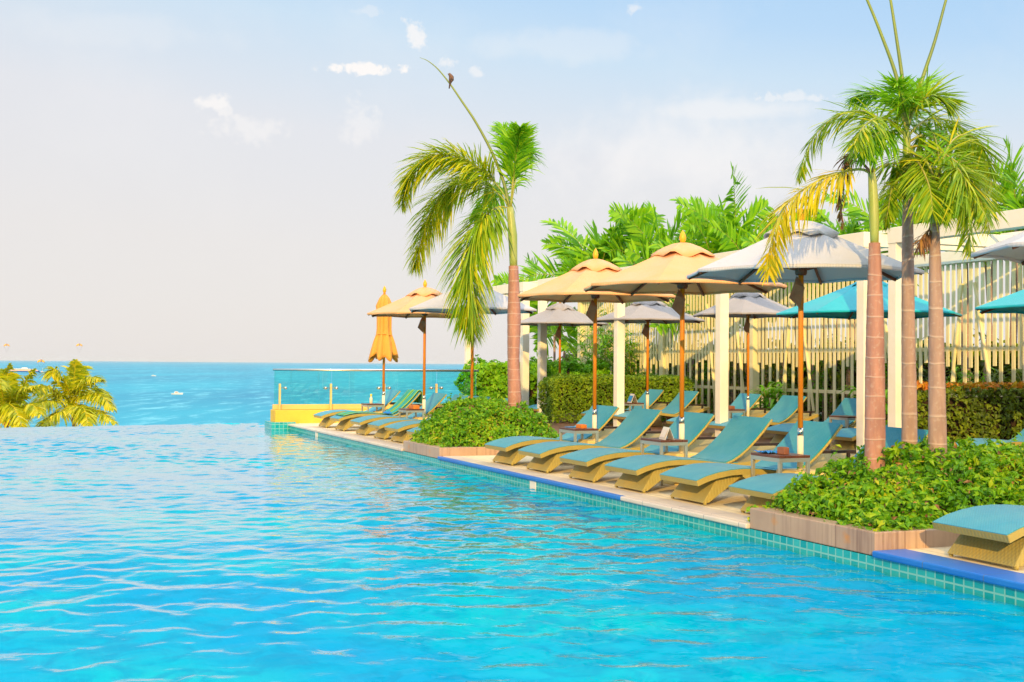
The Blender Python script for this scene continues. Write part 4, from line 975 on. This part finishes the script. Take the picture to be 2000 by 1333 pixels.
# ------------------------------------------------------------------ boats and parasails far out
M['hull'] = mat('white_hull', (.8,.78,.74), rough=.3); M['hull_blue'] = mat('blue_hull', (.03,.15,.45), rough=.3); M['deckhouse'] = mat('salmon_deckhouse', (.75,.45,.32), (.7,.5,.4), rough=.5)
M['sail_o'] = mat('orange_nylon', (.9,.38,.03), rough=.6); M['sail_w'] = mat('dark_nylon', (.25,.18,.15), rough=.6)
def boat(px, py, L, lab, hull='hull'):
    d = 21.4*FPX/(py-703-.0078*px); p = at(px, py, d); root = empty('motor_boat', (p.x,p.y,-20), -YAW+.2, lab, 'boat', 'motor boats out at sea')
    vs = []; n = 9
    for i in range(n):
        u = i/(n-1); x = (u-.5)*L; w = L*.16*(1-max(0,(u-.45)/.55)**2.2)+.02; hh = L*(.10+.06*u)
        vs += [(x,-w,hh),(x*.94,-w*.55,-.1),(x*.94,w*.55,-.1),(x,w,hh)]
    b = MB(); b.add(vs, [(4*i+k,4*i+4+k,4*i+5+k,4*i+1+k) for i in range(n-1) for k in range(3)]+[(4*i+3,4*i+7,4*i+4,4*i) for i in range(n-1)]+[(0,1,2,3)], False); b.build('hull', M[hull], root)
    b = MB(); b.hexa([(-L*.22,-L*.1,L*.11),(L*.14,-L*.09,L*.12),(L*.14,L*.09,L*.12),(-L*.22,L*.1,L*.11)],[(-L*.2,-L*.085,L*.26),(L*.04,-L*.08,L*.26),(L*.04,L*.08,L*.26),(-L*.2,L*.085,L*.26)]); c = b.build('cabin', M['hull'], root)
    if hull != 'hull': q = MB(); q.tube([(0,0,L*.2),(0,0,L*.75)], L*.012, 6); q.build('mast', M['hull'], root)
    b = MB(); b.box(-L*.16,L*.06,-L*.102,-L*.094,L*.17,L*.22); b.build('window', M['dark'], c)
    return root
boat(300,735,7,'small white boat far out in the middle of the sea'); boat(346,771,7.5,'white speedboat on the sea, the boat nearest the pool edge')
boat(83,729,12,'blue hulled boat with a mast beside the long low ship','hull_blue')
d = 21.4*FPX/24.; p = at(50,728,d); sh = empty('ship', (p.x,p.y,-20), -YAW, 'long low salmon and white ship behind the left coconut palms', 'ship')
b = MB(); b.hexa([(-24,-4,-.5),(21,-4,-.5),(21,4,-.5),(-24,4,-.5)],[(-26,-5,2.2),(24,-5,2.2),(24,5,2.2),(-26,5,2.2)]); b.build('hull', M['hull_blue'], sh)
b = MB(); b.box(-25,18,-4,4,2.21,5.5); b.box(18.01,22,-3,3,2.21,4); b.build('deckhouse', M['deckhouse'], sh, bevel=.2)
b = MB(); b.box(-20,6,-4.4,4.4,5.51,6.2); b.box(-6,3,-2,2,6.21,8); b.build('upper_deck', M['hull'], sh)
for px, py, s, lab in ((13,677,7,'orange parasail farthest to the left in the sky'),(155,677,7.5,'orange parasail above the fully seen coconut palm'),(80,709,9,'orange parasail low over the long ship')):
    d = 1700; p = at(px, py, d); root = empty('parasail', p, -YAW+.3, lab, 'parasail', 'parasails over the bay')
    b = MB(); n = 14; m_ = 8; vs = []
    for i in range(n):
        a = math.pi*(.04+.92*i/(n-1))
        for j in range(m_):
            q = math.pi*(j/(m_-1)-.5)*.8; vs.append((s*.55*math.cos(a)*math.cos(q*.5), s*.4*math.sin(q), s*.5*math.sin(a)*math.cos(q)))
    b.add(vs, [(i*m_+j,(i+1)*m_+j,(i+1)*m_+j+1,i*m_+j+1) for i in range(n-1) for j in range(m_-1)], True); b.build('canopy', M['sail_o'], root, solid=.1)
    b = MB(); b.add(vs[5*m_:8*m_], [(i*m_+j,(i+1)*m_+j,(i+1)*m_+j+1,i*m_+j+1) for i in range(2) for j in range(m_-1)], True); b.v = [(x*1.03,y*1.03,z*1.03) for x,y,z in b.v]; b.build('stripe', M['sail_w'], root, solid=.1)
    b = MB()
    for k in (-1,1):
        for kk in (-1,1): b.bar((k*s*.5,kk*s*.25,s*.1),(0,0,-s*1.1),.05)
    b.build('lines', M['dark'], root)

# ------------------------------------------------------------------ sea haze
hz_m = bpy.data.materials.new('sea_haze'); hz_m.use_nodes = True; ht = NT(hz_m); ht.n.remove(ht.n['Principled BSDF'])
pv = ht.n.new('ShaderNodeVolumePrincipled'); pv.inputs['Color'].default_value = (.86,.92,.97,1); pv.inputs['Density'].default_value = HAZE; pv.inputs['Anisotropy'].default_value = .0
ht.link(pv.outputs[0], ht.n['Material Output'].inputs['Volume'])
b = MB(); b.box(-41000,41000,-41000,41000,-21.2,44.); hz_o = tag(b.build('haze', hz_m), kind='stuff')

# ------------------------------------------------------------------ sky and sun
SUN_AZ = R(208); SUN_EL = R(19)     # azimuth clockwise from +Y
w = bpy.data.worlds.new('World'); scene.world = w; w.use_nodes = True
t = NT(w); bg = t.n['Background']; out = t.n['World Output']
sky = t.n.new('ShaderNodeTexSky'); sky.sky_type = 'NISHITA'; sky.sun_disc = False; sky.sun_elevation = SUN_EL; sky.sun_rotation = SUN_AZ; sky.dust_density = .8
t.link(sky.outputs[0], bg.inputs[0]); bg.inputs[1].default_value = .1
dirn = t.n.new('ShaderNodeTexCoord').outputs['Generated']
sx = t.n.new('ShaderNodeSeparateXYZ'); t.link(dirn, sx.inputs[0])
az = t.math('ARCTAN2', sx.outputs[0], sx.outputs[1]); el = t.math('ARCSINE', sx.outputs[2])
eld = t.math('DIVIDE', el, R(60), clamp=True)
azr = t.math('DIVIDE', t.math('SUBTRACT', az, YAW), R(22.2))
# height of the pale band falls to the right
e2 = t.math('ADD', eld, t.math('MULTIPLY', t.math('MULTIPLY', azr, .05), t.math('MULTIPLY', eld, 4., clamp=True)), clamp=True)
grad = t.ramp(e2, [(0.,(.765,.725,.71)),(.08,(.775,.74,.73)),(.16,(.745,.75,.785)),(.235,(.58,.725,.86)),(.275,(.47,.665,.88)),(.34,(.38,.61,.88)),(.52,(.62,.80,1.0)),(.8,(1.9,1.95,2.05)),(1.,(2.4,2.4,2.45))])  # overhead stops raised out of view, added to lift ambient light and shadows
n_w = t.noise(9, 5, dirn, .6); n_f = t.noise(46, 6, dirn, .7); n_m = t.noise(16, 3, dirn, .6); n_s = t.noise(150, 5, dirn, .65); n_t = t.noise(60, 2, dirn, .5)
cl = None
def cloud(px, py, wpx, hpx, dens, soft=.8):
    global cl
    a0 = YAW+math.atan((px-1000)/FPX); e0 = math.atan((703+.0078*px-py)/FPX*math.cos(a0-YAW))
    dx = t.math('DIVIDE', t.math('SUBTRACT', az, a0), wpx/FPX); dy = t.math('DIVIDE', t.math('SUBTRACT', el, e0), hpx/FPX)
    r = t.math('SQRT', t.math('ADD', t.math('MULTIPLY', dx, dx), t.math('MULTIPLY', dy, dy)))
    na, nb_ = (n_s, n_t) if wpx < 100 else (n_f, n_m)
    r = t.math('ADD', t.math('ADD', r, t.math('MULTIPLY', t.math('SUBTRACT', na, .5), 2.4 if wpx < 100 else 1.2)), t.math('MULTIPLY', t.math('SUBTRACT', nb_, .5), 2.2))
    k = t.n.new('ShaderNodeMapRange'); k.interpolation_type = 'SMOOTHSTEP'; t.link(r, k.inputs[0]); k.inputs[1].default_value = 1.0+soft*.15; k.inputs[2].default_value = 1.0-soft*.7; k.inputs[3].default_value = 0; k.inputs[4].default_value = dens
    cl = k.outputs[0] if cl is None else t.math('MAXIMUM', cl, k.outputs[0])
for c_ in ((705,132,85,12,.95,.8),(805,65,32,24,.75,1.),(712,20,28,11,.3,1.),(1235,14,17,12,.5,1.),(873,120,20,18,.55,1.),(928,140,19,13,.5,1.),(412,200,34,15,.7,1.),(430,215,22,14,.5,1.),(470,250,75,32,.4,1.2),(700,240,45,42,.35,1.2),
           (1330,310,340,105,.5,1.6),(1440,215,190,24,.5,1.4),(1520,190,80,12,.45),(1100,85,260,34,.22,1.),(1700,330,220,80,.35,1.),(230,60,240,40,.15,1.)): cloud(*c_)
wisp = t.ramp(n_w, [(.50,0.),(.72,.18)])
col_ = t.mix(t.math('MAXIMUM', cl, t.math('MULTIPLY', wisp, t.math('MULTIPLY', eld, 3., clamp=True))), grad, (.97,.92,.88))
bg2 = t.n.new('ShaderNodeBackground'); t.link(col_, bg2.inputs[0]); bg2.inputs[1].default_value = .95
mx = t.n.new('ShaderNodeMixShader'); mx.inputs[0].default_value = .93
t.link(bg.outputs[0], mx.inputs[1]); t.link(bg2.outputs[0], mx.inputs[2]); t.link(mx.outputs[0], out.inputs[0])
sd = bpy.data.lights.new('sun', 'SUN'); sd.energy = 4.0; sd.angle = R(.5); sd.color = (1.,.64,.22)
so = bpy.data.objects.new('sun', sd); col.objects.link(so)
tos = Vector((math.sin(SUN_AZ)*math.cos(SUN_EL), math.cos(SUN_AZ)*math.cos(SUN_EL), math.sin(SUN_EL)))
so.rotation_euler = tos.to_track_quat('Z', 'Y').to_euler(); so.location = (0,-20,30)

vs_ = scene.view_settings; vs_.view_transform = 'Standard'; vs_.look = 'None'; vs_.exposure = .2; vs_.gamma = 1
c = scene.cycles; c.use_denoising = True; c.max_bounces = 8; c.transparent_max_bounces = 16; c.sample_clamp_indirect = 4; c.caustics_reflective = False
